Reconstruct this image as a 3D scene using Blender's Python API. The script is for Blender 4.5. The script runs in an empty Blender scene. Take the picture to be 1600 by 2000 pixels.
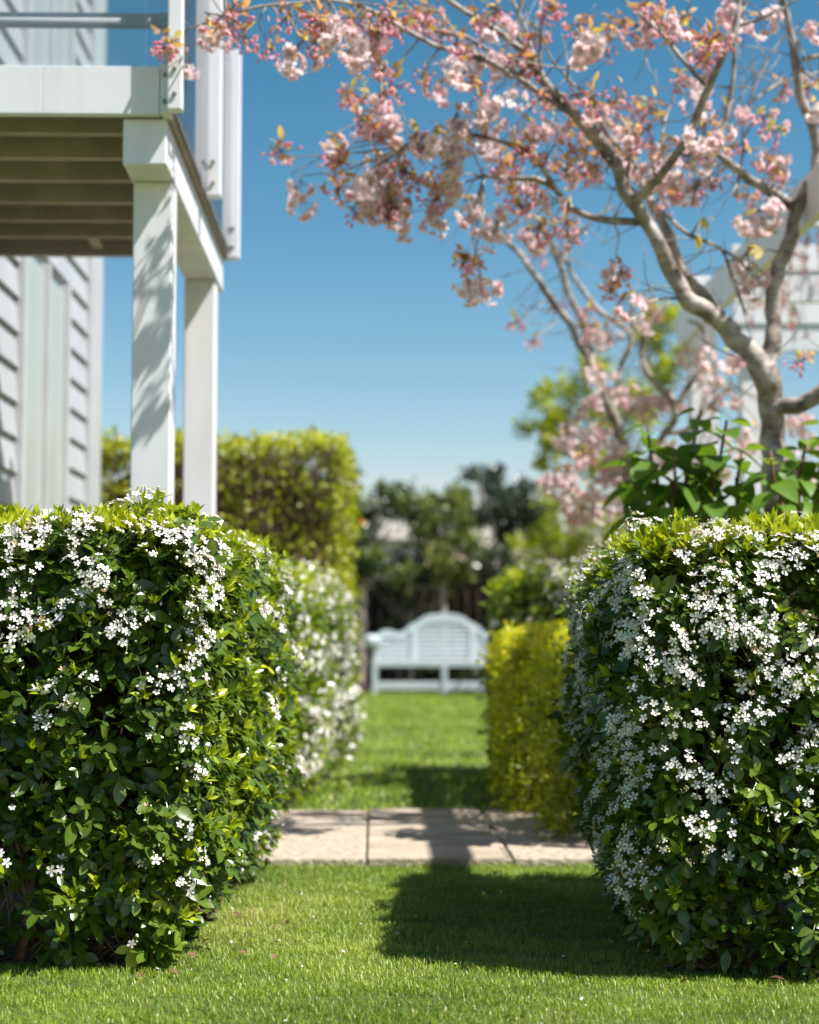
import bpy, math, random
import numpy as np
from mathutils import Matrix, Vector

# ------------------------------------------------------------------ camera, sky, sun, exposure
scene = bpy.context.scene
CAM_H, F, YAW, PITCH = 0.773, 3333.0, math.radians(2.15), math.radians(4.17)
cam_data = bpy.data.cameras.new("camera")
cam_data.sensor_fit = 'HORIZONTAL'; cam_data.sensor_width = 24.0; cam_data.lens = 50.0
cam_data.clip_start = 0.05; cam_data.clip_end = 3000
cam_data.dof.use_dof = True; cam_data.dof.focus_distance = 3.98; cam_data.dof.aperture_fstop = 2.0
cam = bpy.data.objects.new("camera", cam_data)
scene.collection.objects.link(cam)
cam.location = (0, 0, CAM_H)
cam.rotation_euler = (math.pi / 2 + PITCH, 0, YAW)
scene.camera = cam

SUN = Vector((0.60, -0.235, 1.0)).normalized()
world = bpy.data.worlds.new("World"); scene.world = world; world.use_nodes = True
wn = world.node_tree.nodes; wl = world.node_tree.links
sky = wn.new("ShaderNodeTexSky"); sky.sky_type = 'NISHITA'; sky.sun_disc = False
sky.sun_elevation = math.asin(SUN.z); sky.sun_rotation = math.atan2(SUN.x, SUN.y)
sky.air_density = 1.0; sky.dust_density = 0.5; sky.ozone_density = 0.6; sky.altitude = 0
sep = wn.new('ShaderNodeSeparateColor'); com = wn.new('ShaderNodeCombineColor'); wl.new(sky.outputs[0], sep.inputs[0])
for ch, (g_, k_) in enumerate(((2.2, .136), (1.43, .356), (1.5, .29))):      # deep, clear spring blue
    pw = wn.new('ShaderNodeMath'); pw.operation = 'POWER'; pw.inputs[1].default_value = g_; wl.new(sep.outputs[ch], pw.inputs[0])
    ml = wn.new('ShaderNodeMath'); ml.operation = 'MULTIPLY'; ml.inputs[1].default_value = k_; wl.new(pw.outputs[0], ml.inputs[0]); wl.new(ml.outputs[0], com.inputs[ch])
wl.new(com.outputs[0], wn["Background"].inputs[0]); wn["Background"].inputs[1].default_value = 0.10
sun_data = bpy.data.lights.new("sun", 'SUN'); sun_data.energy = 4.9; sun_data.angle = math.radians(0.55)
sun_data.color = (1.0, 0.965, 0.915)
sun = bpy.data.objects.new("sun", sun_data); scene.collection.objects.link(sun)
sun.rotation_euler = SUN.to_track_quat('Z', 'Y').to_euler(); sun.location = SUN * 30
vs = scene.view_settings
vs.view_transform = 'Standard'; vs.look = 'None'; vs.exposure = 0.9; vs.gamma = 1.0; vs.use_curve_mapping = False
scene.render.engine = 'CYCLES'
cy = scene.cycles
cy.use_denoising = True; cy.use_adaptive_sampling = True; cy.adaptive_threshold = 0.01
cy.max_bounces = 8; cy.transparent_max_bounces = 8; cy.diffuse_bounces = 4; cy.transmission_bounces = 6
cy.sample_clamp_indirect = 8.0

# ------------------------------------------------------------------ helpers
COL = scene.collection
rng = np.random.default_rng(7)
FWD = np.array((-math.sin(YAW) * math.cos(PITCH), math.cos(YAW) * math.cos(PITCH), math.sin(PITCH)))
RGT = np.array((math.cos(YAW), math.sin(YAW), 0.0))
UPV = np.cross(RGT, FWD)
CAM = np.array((0, 0, CAM_H))

def P(px, py, d):
    """a point of the place, read from the photograph and its distance"""
    return CAM + FWD * d + RGT * ((px - 800) / F * d) + UPV * ((1000 - py) / F * d)

def to_px(p):
    q = np.asarray(p) - CAM
    d = q @ FWD
    return 800 + (q @ RGT) / d * F, 1000 - (q @ UPV) / d * F, d

def norm(a):
    a = np.asarray(a, float)
    return a / np.maximum(np.linalg.norm(a, axis=-1, keepdims=True), 1e-9)

def wave(p, freq, seed, octaves=3):
    """smooth pseudo noise in about -1..1"""
    p = np.asarray(p, float); r = np.random.default_rng(seed); out = 0; amp = 1; tot = 0
    for o in range(octaves):
        for k in range(3):
            w = norm(r.normal(size=3)) * freq * (2 ** o) * 2 * math.pi * r.uniform(.7, 1.3)
            out = out + amp * np.sin(p @ w + r.uniform(0, 6.28))
        tot += amp * 1.7; amp *= .55
    return out / tot

class MB:
    """collects triangles; build() links them as one mesh object"""
    def __init__(s): s.v = []; s.t = []; s.m = []; s.a = []; s.n = 0
    def add(s, v, t, m=0, a=0.5):
        v = np.asarray(v, float).reshape(-1, 3); t = np.asarray(t, int).reshape(-1, 3)
        s.v.append(v); s.t.append(t + s.n); s.n += len(v)
        s.m.append(np.full(len(t), m) if np.isscalar(m) else np.asarray(m))
        s.a.append(np.full(len(v), a) if np.isscalar(a) else np.asarray(a, float))
    def inst(s, tpl, R, pos, a=None, m=None):
        """tpl=(verts, tris, mat, a); R (N,3,3) columns are the axes; pos (N,3)"""
        tv, tt, tm, ta = tpl; N = len(pos)
        if N == 0: return
        v = np.einsum('nij,kj->nki', R, tv) + np.asarray(pos)[:, None, :]
        t = tt[None] + (np.arange(N) * len(tv))[:, None, None]
        mm = np.tile(tm, N) if m is None else np.full(N * len(tt), m)
        aa = np.tile(ta, N) if a is None else np.repeat(a, len(tv)) + np.tile(ta - np.median(ta), N)
        s.add(v.reshape(-1, 3), t.reshape(-1, 3), mm, aa)
    def arrays(s):
        return (np.concatenate(s.v), np.concatenate(s.t), np.concatenate(s.m), np.concatenate(s.a))
    def mesh(s, name, mats, smooth=True):
        v, t, m, a = s.arrays()
        me = bpy.data.meshes.new(name)
        me.vertices.add(len(v)); me.vertices.foreach_set('co', v.astype(np.float32).ravel())
        me.loops.add(len(t) * 3); me.loops.foreach_set('vertex_index', t.astype(np.int32).ravel())
        me.polygons.add(len(t)); me.polygons.foreach_set('loop_start', np.arange(0, len(t) * 3, 3, dtype=np.int32))
        me.polygons.foreach_set('material_index', m.astype(np.int32))
        me.polygons.foreach_set('use_smooth', np.full(len(t), smooth))
        at = me.attributes.new('tint', 'FLOAT', 'POINT'); at.data.foreach_set('value', a.astype(np.float32))
        me.update(calc_edges=True)
        for x in (mats if isinstance(mats, (list, tuple)) else [mats]): me.materials.append(x)
        return me
    def build(s, name, mats, parent=None, smooth=True):
        return link(name, s.mesh(name, mats, smooth), parent)

def link(name, data, parent=None, M=None):
    o = bpy.data.objects.new(name, data); COL.objects.link(o)
    if M is not None: o.matrix_basis = M
    if parent is not None:
        o.parent = parent; o.matrix_parent_inverse = WORLD[parent.name].inverted()
    WORLD[o.name] = (Matrix() if M is None else M.copy())
    return o
WORLD = {}

def thing(name, label, cat, loc=(0, 0, 0), group=None):
    o = bpy.data.objects.new(name, None); COL.objects.link(o)
    o.location = loc; WORLD[o.name] = Matrix.Translation(loc)
    return tag(o, label, cat, group)
def tag(o, label=None, cat=None, group=None, kind=None):
    for k, x in (('label', label), ('category', cat), ('group', group), ('kind', kind)):
        if x: o[k] = x
    return o
def structure(o, label=None):
    o['kind'] = 'structure'
    if label: o['label'] = label
    return o

def mat4(R, p):
    M = Matrix.Identity(4)
    for i in range(3):
        for j in range(3): M[i][j] = R[i][j]
        M[i][3] = p[i]
    return M

def box(name, x0, x1, y0, y1, z0, z1, m, parent=None, frame=None, bevel=0.004):
    v = [(x, y, z) for x in (x0, x1) for y in (y0, y1) for z in (z0, z1)]
    f = [(0, 1, 3, 2), (4, 6, 7, 5), (0, 4, 5, 1), (2, 3, 7, 6), (0, 2, 6, 4), (1, 5, 7, 3)]
    me = bpy.data.meshes.new(name); me.from_pydata(v, [], f); me.materials.append(m)
    o = link(name, me, parent, frame)
    if bevel:
        b = o.modifiers.new('bevel', 'BEVEL'); b.width = bevel; b.segments = 2
    return o

def prism(name, outline, y0, y1, m, parent=None, frame=None, bevel=0.006):
    """outline in x,z pushed from y0 to y1"""
    n = len(outline)
    v = [(x, y0, z) for x, z in outline] + [(x, y1, z) for x, z in outline]
    f = [tuple(range(n)), tuple(range(2 * n - 1, n - 1, -1))] + [(i, i + n, (i + 1) % n + n, (i + 1) % n) for i in range(n)]
    me = bpy.data.meshes.new(name); me.from_pydata(v, [], f); me.materials.append(m); me.update()
    o = link(name, me, parent, frame)
    if bevel:
        b = o.modifiers.new('bevel', 'BEVEL'); b.width = bevel; b.segments = 2; b.limit_method = 'ANGLE'
    return o

def smooth_path(pts, step):
    """Catmull-Rom through rows (x,y,z,r)"""
    p = np.asarray(pts, float)
    if len(p) < 3: p = np.vstack([p[0], (p[0] + p[-1]) / 2, p[-1]])
    q = np.vstack([2 * p[0] - p[1], p, 2 * p[-1] - p[-2]])
    out = []
    for i in range(1, len(q) - 2):
        n = max(2, int(np.linalg.norm(q[i + 1][:3] - q[i][:3]) / step))
        for t in np.arange(n) / n:
            a, b, c, d = q[i - 1], q[i], q[i + 1], q[i + 2]
            out.append(.5 * (2 * b + (c - a) * t + (2 * a - 5 * b + 4 * c - d) * t * t + (3 * b - a - 3 * c + d) * t ** 3))
    out.append(p[-1]); out = np.array(out); out[:, 3] = np.maximum(out[:, 3], p[:, 3].min() * .8)
    return out

def tube(mb, pts, sides=7, step=0.04, m=0, wob=0.0, a=0.5, straight=False):
    p = np.asarray(pts, float) if straight else smooth_path(pts, step)
    c, r = p[:, :3].copy(), p[:, 3]
    if wob: c += np.stack([wave(c, 5, 11 + k, 2) for k in range(3)], 1) * (wob * r[:, None])
    t = norm(np.gradient(c, axis=0)); ref = np.array((.31, .9, .2)) if abs(t[0][1]) < .8 else np.array((1., 0, .1))
    e = norm(np.cross(t, ref)); g = np.cross(t, e)
    an = np.arange(sides) / sides * 2 * math.pi
    rr = r[:, None] * np.ones(sides)[None]
    ring = c[:, None, :] + rr[..., None] * (np.cos(an)[None, :, None] * e[:, None, :] + np.sin(an)[None, :, None] * g[:, None, :])
    if wob:
        n_ = wave(ring.reshape(-1, 3), 9, 5, 2).reshape(len(c), sides)
        ring = c[:, None] + (ring - c[:, None]) * (1 + .16 * wob * n_)[..., None]
    v = ring.reshape(-1, 3); tri = []
    for i in range(len(c) - 1):
        for k in range(sides):
            a0, a1 = i * sides + k, i * sides + (k + 1) % sides; b0, b1 = a0 + sides, a1 + sides
            tri += [(a0, a1, b1), (a0, b1, b0)]
    nv = len(v); v = np.vstack([v, c[0], c[-1]])
    for k in range(sides):
        tri.append((nv, (k + 1) % sides, k)); tri.append((nv + 1, nv - sides + k, nv - sides + (k + 1) % sides))
    mb.add(v, tri, m, a)

# ------------------------------------------------------------------ materials
def new_mat(name):
    m = bpy.data.materials.new(name); m.use_nodes = True
    return m, m.node_tree.nodes, m.node_tree.links, m.node_tree.nodes['Principled BSDF']
def ramp(nodes, stops):
    r = nodes.new('ShaderNodeValToRGB'); e = r.color_ramp.elements
    while len(e) < len(stops): e.new(0.5)
    for k, (p, c) in enumerate(stops): e[k].position = p; e[k].color = (*c, 1)
    return r
def tint_value(N, L, spread):
    at = N.new('ShaderNodeAttribute'); at.attribute_name = 'tint'
    oi = N.new('ShaderNodeObjectInfo')
    ma = N.new('ShaderNodeMath'); ma.operation = 'MULTIPLY_ADD'; ma.inputs[1].default_value = spread; 
    ad = N.new('ShaderNodeMath'); ad.operation = 'SUBTRACT'; ad.inputs[1].default_value = spread / 2
    L.new(oi.outputs['Random'], ma.inputs[0]); L.new(at.outputs['Fac'], ma.inputs[2]); L.new(ma.outputs[0], ad.inputs[0])
    return ad.outputs[0]
def leaf_mat(name, stops, rough=.35, trans=.3, spec=.5, spread=.06, warm=(1.25, 1.2, .55)):
    m, N, L, B = new_mat(name)
    r = ramp(N, stops); L.new(tint_value(N, L, spread), r.inputs[0])
    tex = N.new('ShaderNodeTexNoise'); tex.inputs['Scale'].default_value = 60; tex.inputs['Detail'].default_value = 2
    hv = N.new('ShaderNodeHueSaturation'); mr = N.new('ShaderNodeMapRange')
    mr.inputs[3].default_value = .78; mr.inputs[4].default_value = 1.22
    L.new(tex.outputs[0], mr.inputs[0]); L.new(mr.outputs[0], hv.inputs['Value']); L.new(r.outputs[0], hv.inputs['Color'])
    L.new(hv.outputs[0], B.inputs['Base Color'])
    B.inputs['Roughness'].default_value = rough; B.inputs['Specular IOR Level'].default_value = spec
    if trans:
        tr = N.new('ShaderNodeBsdfTranslucent'); mx = N.new('ShaderNodeMixShader'); mx.inputs[0].default_value = trans
        cm = N.new('ShaderNodeVectorMath'); cm.operation = 'MULTIPLY'; cm.inputs[1].default_value = warm
        L.new(hv.outputs[0], cm.inputs[0]); L.new(cm.outputs[0], tr.inputs[0])
        L.new(B.outputs[0], mx.inputs[1]); L.new(tr.outputs[0], mx.inputs[2])
        L.new(mx.outputs[0], N['Material Output'].inputs[0])
    return m
def noise_mat(name, c0, c1, scale=8, rough=.7, bump=0, bscale=None, detail=5, stretch=None, spec=.4, metal=0):
    m, N, L, B = new_mat(name)
    tc = N.new('ShaderNodeTexCoord'); src = tc.outputs['Object']
    if stretch:
        mp = N.new('ShaderNodeMapping'); mp.inputs['Scale'].default_value = stretch
        L.new(src, mp.inputs[0]); src = mp.outputs[0]
    t = N.new('ShaderNodeTexNoise'); t.inputs['Scale'].default_value = scale; t.inputs['Detail'].default_value = detail
    L.new(src, t.inputs['Vector'])
    r = ramp(N, [(.3, c0), (.7, c1)]); L.new(t.outputs[0], r.inputs[0]); L.new(r.outputs[0], B.inputs['Base Color'])
    B.inputs['Roughness'].default_value = rough; B.inputs['Specular IOR Level'].default_value = spec; B.inputs['Metallic'].default_value = metal
    if bump:
        t2 = N.new('ShaderNodeTexNoise'); t2.inputs['Scale'].default_value = bscale or scale * 4; t2.inputs['Detail'].default_value = 4
        L.new(src, t2.inputs['Vector'])
        b = N.new('ShaderNodeBump'); b.inputs['Strength'].default_value = bump; b.inputs['Distance'].default_value = .01
        L.new(t2.outputs[0], b.inputs['Height']); L.new(b.outputs[0], B.inputs['Normal'])
    return m

M = {}
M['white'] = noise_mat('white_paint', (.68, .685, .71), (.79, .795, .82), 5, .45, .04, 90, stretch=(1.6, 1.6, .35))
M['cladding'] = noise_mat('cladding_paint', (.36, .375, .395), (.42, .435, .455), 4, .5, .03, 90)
M['trim'] = noise_mat('house_trim', (.40, .415, .42), (.46, .475, .48), 4, .5, .03, 90)
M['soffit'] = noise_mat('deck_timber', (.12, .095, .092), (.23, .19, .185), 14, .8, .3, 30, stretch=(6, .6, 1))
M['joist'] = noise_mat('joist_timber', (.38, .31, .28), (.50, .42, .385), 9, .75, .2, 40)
M['bolt'] = noise_mat('weathered_bolt', (.18, .17, .16), (.33, .30, .27), 30, .45, metal=.8)
M['bench'] = noise_mat('bench_paint', (.50, .575, .59), (.57, .63, .64), 5, .5, .1, 30)
M['fence'] = noise_mat('black_stained_timber', (.006, .006, .006), (.014, .013, .012), 12, .9, .3, 40, stretch=(4, 4, .4), spec=.1)
M['soil'] = noise_mat('dark_soil', (.035, .022, .014), (.12, .078, .05), 22, .95, .9, 60)
M['stone'] = noise_mat('sandy_paving', (.31, .25, .185), (.49, .405, .315), 5, .85, .6, 60)
M['aggregate'] = noise_mat('pebbly_paving', (.26, .21, .155), (.55, .46, .365), 34, .88, 1.0, 50)
M['mortar'] = noise_mat('sandy_joint', (.20, .16, .12), (.30, .25, .19), 30, .95, .4, 80)
M['twig'] = noise_mat('hedge_twig', (.09, .055, .032), (.24, .165, .10), 30, .9, .5, 120)
M['drytwig'] = noise_mat('dry_twig', (.16, .10, .06), (.36, .26, .17), 30, .9)
M['core'] = noise_mat('filler_core_dark', (.02, .018, .009), (.06, .042, .024), 18, 1, .8, 50, spec=0)  # dark brown for the added solid cores, standing in for dense twigs
M['stem_green'] = noise_mat('green_stem', (.10, .16, .035), (.17, .22, .05), 20, .6)
M['red_stem'] = noise_mat('red_stem', (.13, .05, .03), (.22, .11, .05), 20, .6)
M['neighbour'] = noise_mat('neighbour_wall', (.62, .60, .58), (.72, .70, .68), 3, .8)
M['roof'] = noise_mat('grey_roof', (.12, .13, .14), (.2, .2, .21), 6, .7)
M['stake'] = noise_mat('stake_timber', (.09, .06, .045), (.17, .12, .09), 12, .85, .3, 60)
M['orange'] = noise_mat('orange_peel', (.75, .25, .03), (.82, .32, .05), 20, .45)

# bark: pale grey brown with dark horizontal pores
m, N, L, B = new_mat('cherry_bark'); M['bark'] = m
tc = N.new('ShaderNodeTexCoord'); mp = N.new('ShaderNodeMapping'); mp.inputs['Scale'].default_value = (22, 22, 60)
L.new(tc.outputs['Object'], mp.inputs[0])
t1 = N.new('ShaderNodeTexNoise'); t1.inputs['Scale'].default_value = 1.0; t1.inputs['Detail'].default_value = 4; L.new(mp.outputs[0], t1.inputs['Vector'])
t2 = N.new('ShaderNodeTexNoise'); t2.inputs['Scale'].default_value = 14; t2.inputs['Detail'].default_value = 5; L.new(tc.outputs['Object'], t2.inputs['Vector'])
r1 = ramp(N, [(.36, (.06, .048, .04)), (.46, (.20, .168, .14)), (.56, (.34, .295, .255)), (.68, (.52, .465, .405))])
mxv = N.new('ShaderNodeMath'); mxv.operation = 'ADD'; m2 = N.new('ShaderNodeMath'); m2.operation = 'MULTIPLY'; m2.inputs[1].default_value = .32
m3 = N.new('ShaderNodeMath'); m3.operation = 'MULTIPLY'; m3.inputs[1].default_value = .72
L.new(t1.outputs[0], m2.inputs[0]); L.new(t2.outputs[0], m3.inputs[0]); L.new(m2.outputs[0], mxv.inputs[0]); L.new(m3.outputs[0], mxv.inputs[1])
L.new(mxv.outputs[0], r1.inputs[0]); L.new(r1.outputs[0], B.inputs['Base Color']); B.inputs['Roughness'].default_value = .7
bp = N.new('ShaderNodeBump'); bp.inputs['Strength'].default_value = .7; bp.inputs['Distance'].default_value = .008
L.new(mxv.outputs[0], bp.inputs['Height']); L.new(bp.outputs[0], B.inputs['Normal'])

# window glass and balustrade glass
m, N, L, B = new_mat('window_glass'); M['pane'] = m
B.inputs['Base Color'].default_value = (.39, .42, .405, 1); B.inputs['Roughness'].default_value = .3; B.inputs['Specular IOR Level'].default_value = .6
m, N, L, B = new_mat('clear_glass'); M['glass'] = m
B.inputs['Base Color'].default_value = (.93, .97, .97, 1); B.inputs['Roughness'].default_value = .02; B.inputs['IOR'].default_value = 1.45
tr = N.new('ShaderNodeBsdfTransparent'); tr.inputs[0].default_value = (.92, .96, .96, 1)
gl = N.new('ShaderNodeBsdfGlossy'); gl.inputs['Roughness'].default_value = .03
fr = N.new('ShaderNodeFresnel'); fr.inputs['IOR'].default_value = 1.5
mx = N.new('ShaderNodeMixShader'); L.new(fr.outputs[0], mx.inputs[0]); L.new(gl.outputs[0], mx.inputs[2])
df = N.new('ShaderNodeBsdfDiffuse'); df.inputs[0].default_value = (.62, .70, .76, 1); md = N.new('ShaderNodeMixShader'); md.inputs[0].default_value = .10
L.new(tr.outputs[0], md.inputs[1]); L.new(df.outputs[0], md.inputs[2]); L.new(md.outputs[0], mx.inputs[1])
L.new(mx.outputs[0], N['Material Output'].inputs[0])

CHO = [(0, (.026, .056, .008)), (.30, (.078, .138, .015)), (.60, (.165, .24, .024)), (.68, (.26, .34, .018)), (.86, (.42, .50, .022)), (1, (.54, .57, .035))]
M['choisya'] = leaf_mat('choisya_leaf', CHO, .27, .32, .65)
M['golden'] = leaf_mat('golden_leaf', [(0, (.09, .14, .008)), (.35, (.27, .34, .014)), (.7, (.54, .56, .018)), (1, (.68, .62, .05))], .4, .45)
M['tallhedge'] = leaf_mat('tall_hedge_leaf', [(0, (.09, .12, .012)), (.4, (.27, .32, .018)), (.75, (.45, .48, .025)), (1, (.54, .51, .05))], .4, .45)
M['backleaf'] = leaf_mat('background_leaf', [(0, (.025, .045, .014)), (.45, (.09, .13, .026)), (.8, (.23, .28, .05)), (1, (.38, .38, .12))], .28, .2, .7)
M['darkleaf'] = leaf_mat('dark_leaf', [(0, (.012, .024, .014)), (.6, (.035, .06, .028)), (1, (.10, .14, .06))], .25, .15, .8)
M['limeleaf'] = leaf_mat('lime_leaf', [(0, (.12, .17, .012)), (.4, (.30, .36, .02)), (.8, (.48, .52, .03)), (1, (.58, .57, .06))], .4, .5)
M['broadleaf'] = leaf_mat('broad_leaf', [(0, (.05, .12, .018)), (.6, (.15, .28, .03)), (.85, (.28, .38, .04)), (1, (.36, .21, .09))], .42, .42)
M['grass'] = leaf_mat('grass_blade', [(0, (.085, .155, .014)), (.5, (.215, .33, .028)), (.82, (.37, .47, .07)), (1, (.60, .54, .25))], .36, .35, .35)
M['bronze'] = leaf_mat('bronze_leaf', [(0, (.42, .19, .13)), (.4, (.54, .33, .20)), (.7, (.54, .43, .15)), (1, (.44, .46, .07))], .5, .6, warm=(1.3, 1.15, .6))
M['deadleaf'] = leaf_mat('dead_leaf', [(0, (.10, .05, .025)), (1, (.36, .22, .12))], .7, .2, .2)
M['petal'] = leaf_mat('white_petal', [(0, (.60, .48, .30)), (.10, (.78, .72, .60)), (.5, (.86, .835, .765)), (1, (.88, .865, .83))], .55, .22, .3, .1, (1, 1, .95))
M['stamen'] = leaf_mat('stamen', [(0, (.55, .42, .10)), (1, (.70, .58, .22))], .6, .1)
M['budw'] = leaf_mat('cream_bud', [(0, (.62, .58, .38)), (1, (.75, .70, .55))], .5, .15)
M['pink'] = leaf_mat('pink_petal', [(0, (.86, .50, .58)), (.35, (.89, .67, .71)), (.7, (.91, .81, .82)), (1, (.92, .89, .88))], .6, .5, .25, .16, (1.05, .9, .9))
M['pinkbud'] = leaf_mat('pink_bud', [(0, (.78, .27, .38)), (.6, (.86, .46, .54)), (1, (.89, .63, .67))], .5, .48, .3, .2, (1.1, .8, .8))

# ------------------------------------------------------------------ small templates
def leaflet(L=1., W=.42, curl=.12, fold=.18, n=4, shape=.85):
    t = np.linspace(0, 1, n + 1); w = W * np.sin(math.pi * t ** shape) ** .8 * .5
    v = [(0, 0, 0)]; tri = []
    for i in range(1, n):
        z = -curl * t[i] ** 2 * L
        v += [(t[i] * L, w[i] * L, z + fold * w[i] * L), (t[i] * L, 0, z), (t[i] * L, -w[i] * L, z + fold * w[i] * L)]
    v.append((L, 0, -curl * L)); e = len(v) - 1
    tri += [(0, 2, 1), (0, 3, 2)]
    for i in range(n - 2):
        a = 1 + 3 * i; b = a + 3
        tri += [(a, a + 1, b + 1), (a, b + 1, b), (a + 1, a + 2, b + 2), (a + 1, b + 2, b + 1)]
    a = e - 3; tri += [(a, a + 1, e), (a + 1, a + 2, e)]
    return np.array(v), np.array(tri)

def rotz(a): c, s = math.cos(a), math.sin(a); return np.array([[c, -s, 0], [s, c, 0], [0, 0, 1]])
def roty(a): c, s = math.cos(a), math.sin(a); return np.array([[c, 0, s], [0, 1, 0], [-s, 0, c]])
def rotx(a): c, s = math.cos(a), math.sin(a); return np.array([[1, 0, 0], [0, c, -s], [0, s, c]])

def tpl(mb):
    return mb.arrays()
def trifoliate(seed, n=5):
    r = np.random.default_rng(seed); b = MB()
    for ang, s in ((r.normal(0, .1), 1.0), (1.15 + r.normal(0, .15), .80), (-1.15 + r.normal(0, .15), .80)):
        v, t = leaflet(s, .50 + r.normal(0, .04), .16 + r.normal(0, .08), .20, n, 1.22)
        R = rotz(ang) @ roty(r.normal(.1, .2)) @ rotx(r.normal(0, .3))
        rib = np.full(len(v), .3); rib[2::3] += .10; rib[0] += .10; rib[1::3][-1:] = .3
        b.add(v @ R.T + np.array((.28, 0, 0)), t, 0, rib)
    b.add([(-.25, .015, -.03), (-.25, -.015, -.03), (.3, -.015, 0), (.3, .015, 0)], [(0, 1, 2), (0, 2, 3)], 0, .6)
    return tpl(b)
def simple_leaf(W=.5, n=3, curl=.15, fold=.15):
    v, t = leaflet(1, W, curl, fold, n); b = MB(); b.add(v, t, 0, .5); return tpl(b)
def quad_leaf(W=.55):
    v = np.array([(0, 0, 0), (.5, W / 2, .06), (1, 0, -.08), (.5, -W / 2, .06), (.5, 0, 0)])
    b = MB(); b.add(v, [(0, 4, 1), (1, 4, 2), (0, 3, 4), (3, 2, 4)], 0, .5); return tpl(b)
def blossom5(seed):
    """white five petalled flower, diameter 1, facing +z"""
    r = np.random.default_rng(seed); b = MB(); cup = (.1, .3, .1, .9, .2)[seed % 5]
    for k in range(5):
        a = k * 1.2566 + r.normal(0, .10); up = cup + r.uniform(-.1, .25); L_ = .5 * r.uniform(.92, 1.05); w = .135
        v = np.array([(.03, 0, 0), (.5 * L_, w * .9, up * .09 + .015), (.55 * L_, 0, up * .06), (.5 * L_, -w * .9, up * .09 + .015), (.86 * L_, w, up * .18 + .015), (.86 * L_, -w, up * .18 + .015), (L_, 0, up * .25)])
        b.add(v @ rotz(a).T, [(0, 2, 1), (0, 3, 2), (1, 2, 4), (2, 3, 5), (2, 6, 4), (2, 5, 6)], 0, r.uniform(.2, .9))
    for k in range(6):
        a = r.uniform(0, 6.28); q = r.uniform(.03, .09); c = np.array((math.cos(a) * q, math.sin(a) * q, .11 + r.uniform(-.02, .03)))
        s = .022
        b.add([c + (s, 0, 0), c + (-s * .5, s * .87, 0), c + (-s * .5, -s * .87, 0), c + (0, 0, s), c * (.2, .2, 0)], [(0, 1, 3), (1, 2, 3), (2, 0, 3), (0, 4, 1), (1, 4, 2), (2, 4, 0)], 1, .5)
    return tpl(b)
def ball(n=6, m=4, sx=1, sz=1):
    v = [(0, 0, sz)]; t = []
    for i in range(1, m):
        for k in range(n):
            a, p = k / n * 6.2832, i / m * math.pi; v.append((sx * math.sin(p) * math.cos(a), sx * math.sin(p) * math.sin(a), sz * math.cos(p)))
    v.append((0, 0, -sz)); e = len(v) - 1
    for k in range(n):
        t.append((0, 1 + k, 1 + (k + 1) % n)); t.append((e, e - n + (k + 1) % n, e - n + k))
        for i in range(m - 2):
            a, b = 1 + i * n + k, 1 + i * n + (k + 1) % n; t += [(a, a + n, b + n), (a, b + n, b)]
    return np.array(v), np.array(t)

def frames(f, up, scale):
    """rows of axes: x along f, z near up"""
    f = norm(f); z = norm(up - (up * f).sum(-1, keepdims=True) * f); y = np.cross(z, f)
    return np.stack([f, y, z], -1) * np.asarray(scale).reshape(-1, 1, 1)
def rand_dirs(n, r=rng): return norm(r.normal(size=(n, 3)))

# ------------------------------------------------------------------ ground, path, soil, grass
HOUSE = math.radians(3.26)
HM = Matrix.Rotation(HOUSE, 4, 'Z')
def H(u, v, z=0.): return np.array((u * math.cos(HOUSE) - v * math.sin(HOUSE), u * math.sin(HOUSE) + v * math.cos(HOUSE), z))

m, N, L, B = new_mat('lawn_turf'); M['turf'] = m
tc = N.new('ShaderNodeTexCoord')
ta = N.new('ShaderNodeTexNoise'); ta.inputs['Scale'].default_value = 2.2; ta.inputs['Detail'].default_value = 6; L.new(tc.outputs['Object'], ta.inputs['Vector'])
tb = N.new('ShaderNodeTexNoise'); tb.inputs['Scale'].default_value = 160; tb.inputs['Detail'].default_value = 3; L.new(tc.outputs['Object'], tb.inputs['Vector'])
ra = ramp(N, [(.3, (.08, .12, .018)), (.55, (.13, .18, .03)), (.75, (.22, .23, .06))]); rb = ramp(N, [(.3, (.45, .45, .4)), (.7, (1.25, 1.25, 1.2))])
L.new(ta.outputs[0], ra.inputs[0]); L.new(tb.outputs[0], rb.inputs[0])
mm = N.new('ShaderNodeVectorMath'); mm.operation = 'MULTIPLY'; L.new(ra.outputs[0], mm.inputs[0]); L.new(rb.outputs[0], mm.inputs[1]); L.new(mm.outputs[0], B.inputs['Base Color'])
B.inputs['Roughness'].default_value = .85
bp = N.new('ShaderNodeBump'); bp.inputs['Strength'].default_value = .8; bp.inputs['Distance'].default_value = .02; L.new(tb.outputs[0], bp.inputs['Height']); L.new(bp.outputs[0], B.inputs['Normal'])

b = MB(); b.add([(-900, -900, 0), (900, -900, 0), (900, 900, 0), (-900, 900, 0)], [(0, 1, 2), (0, 2, 3)])
structure(b.build('ground', M['turf'], smooth=False))

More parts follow.
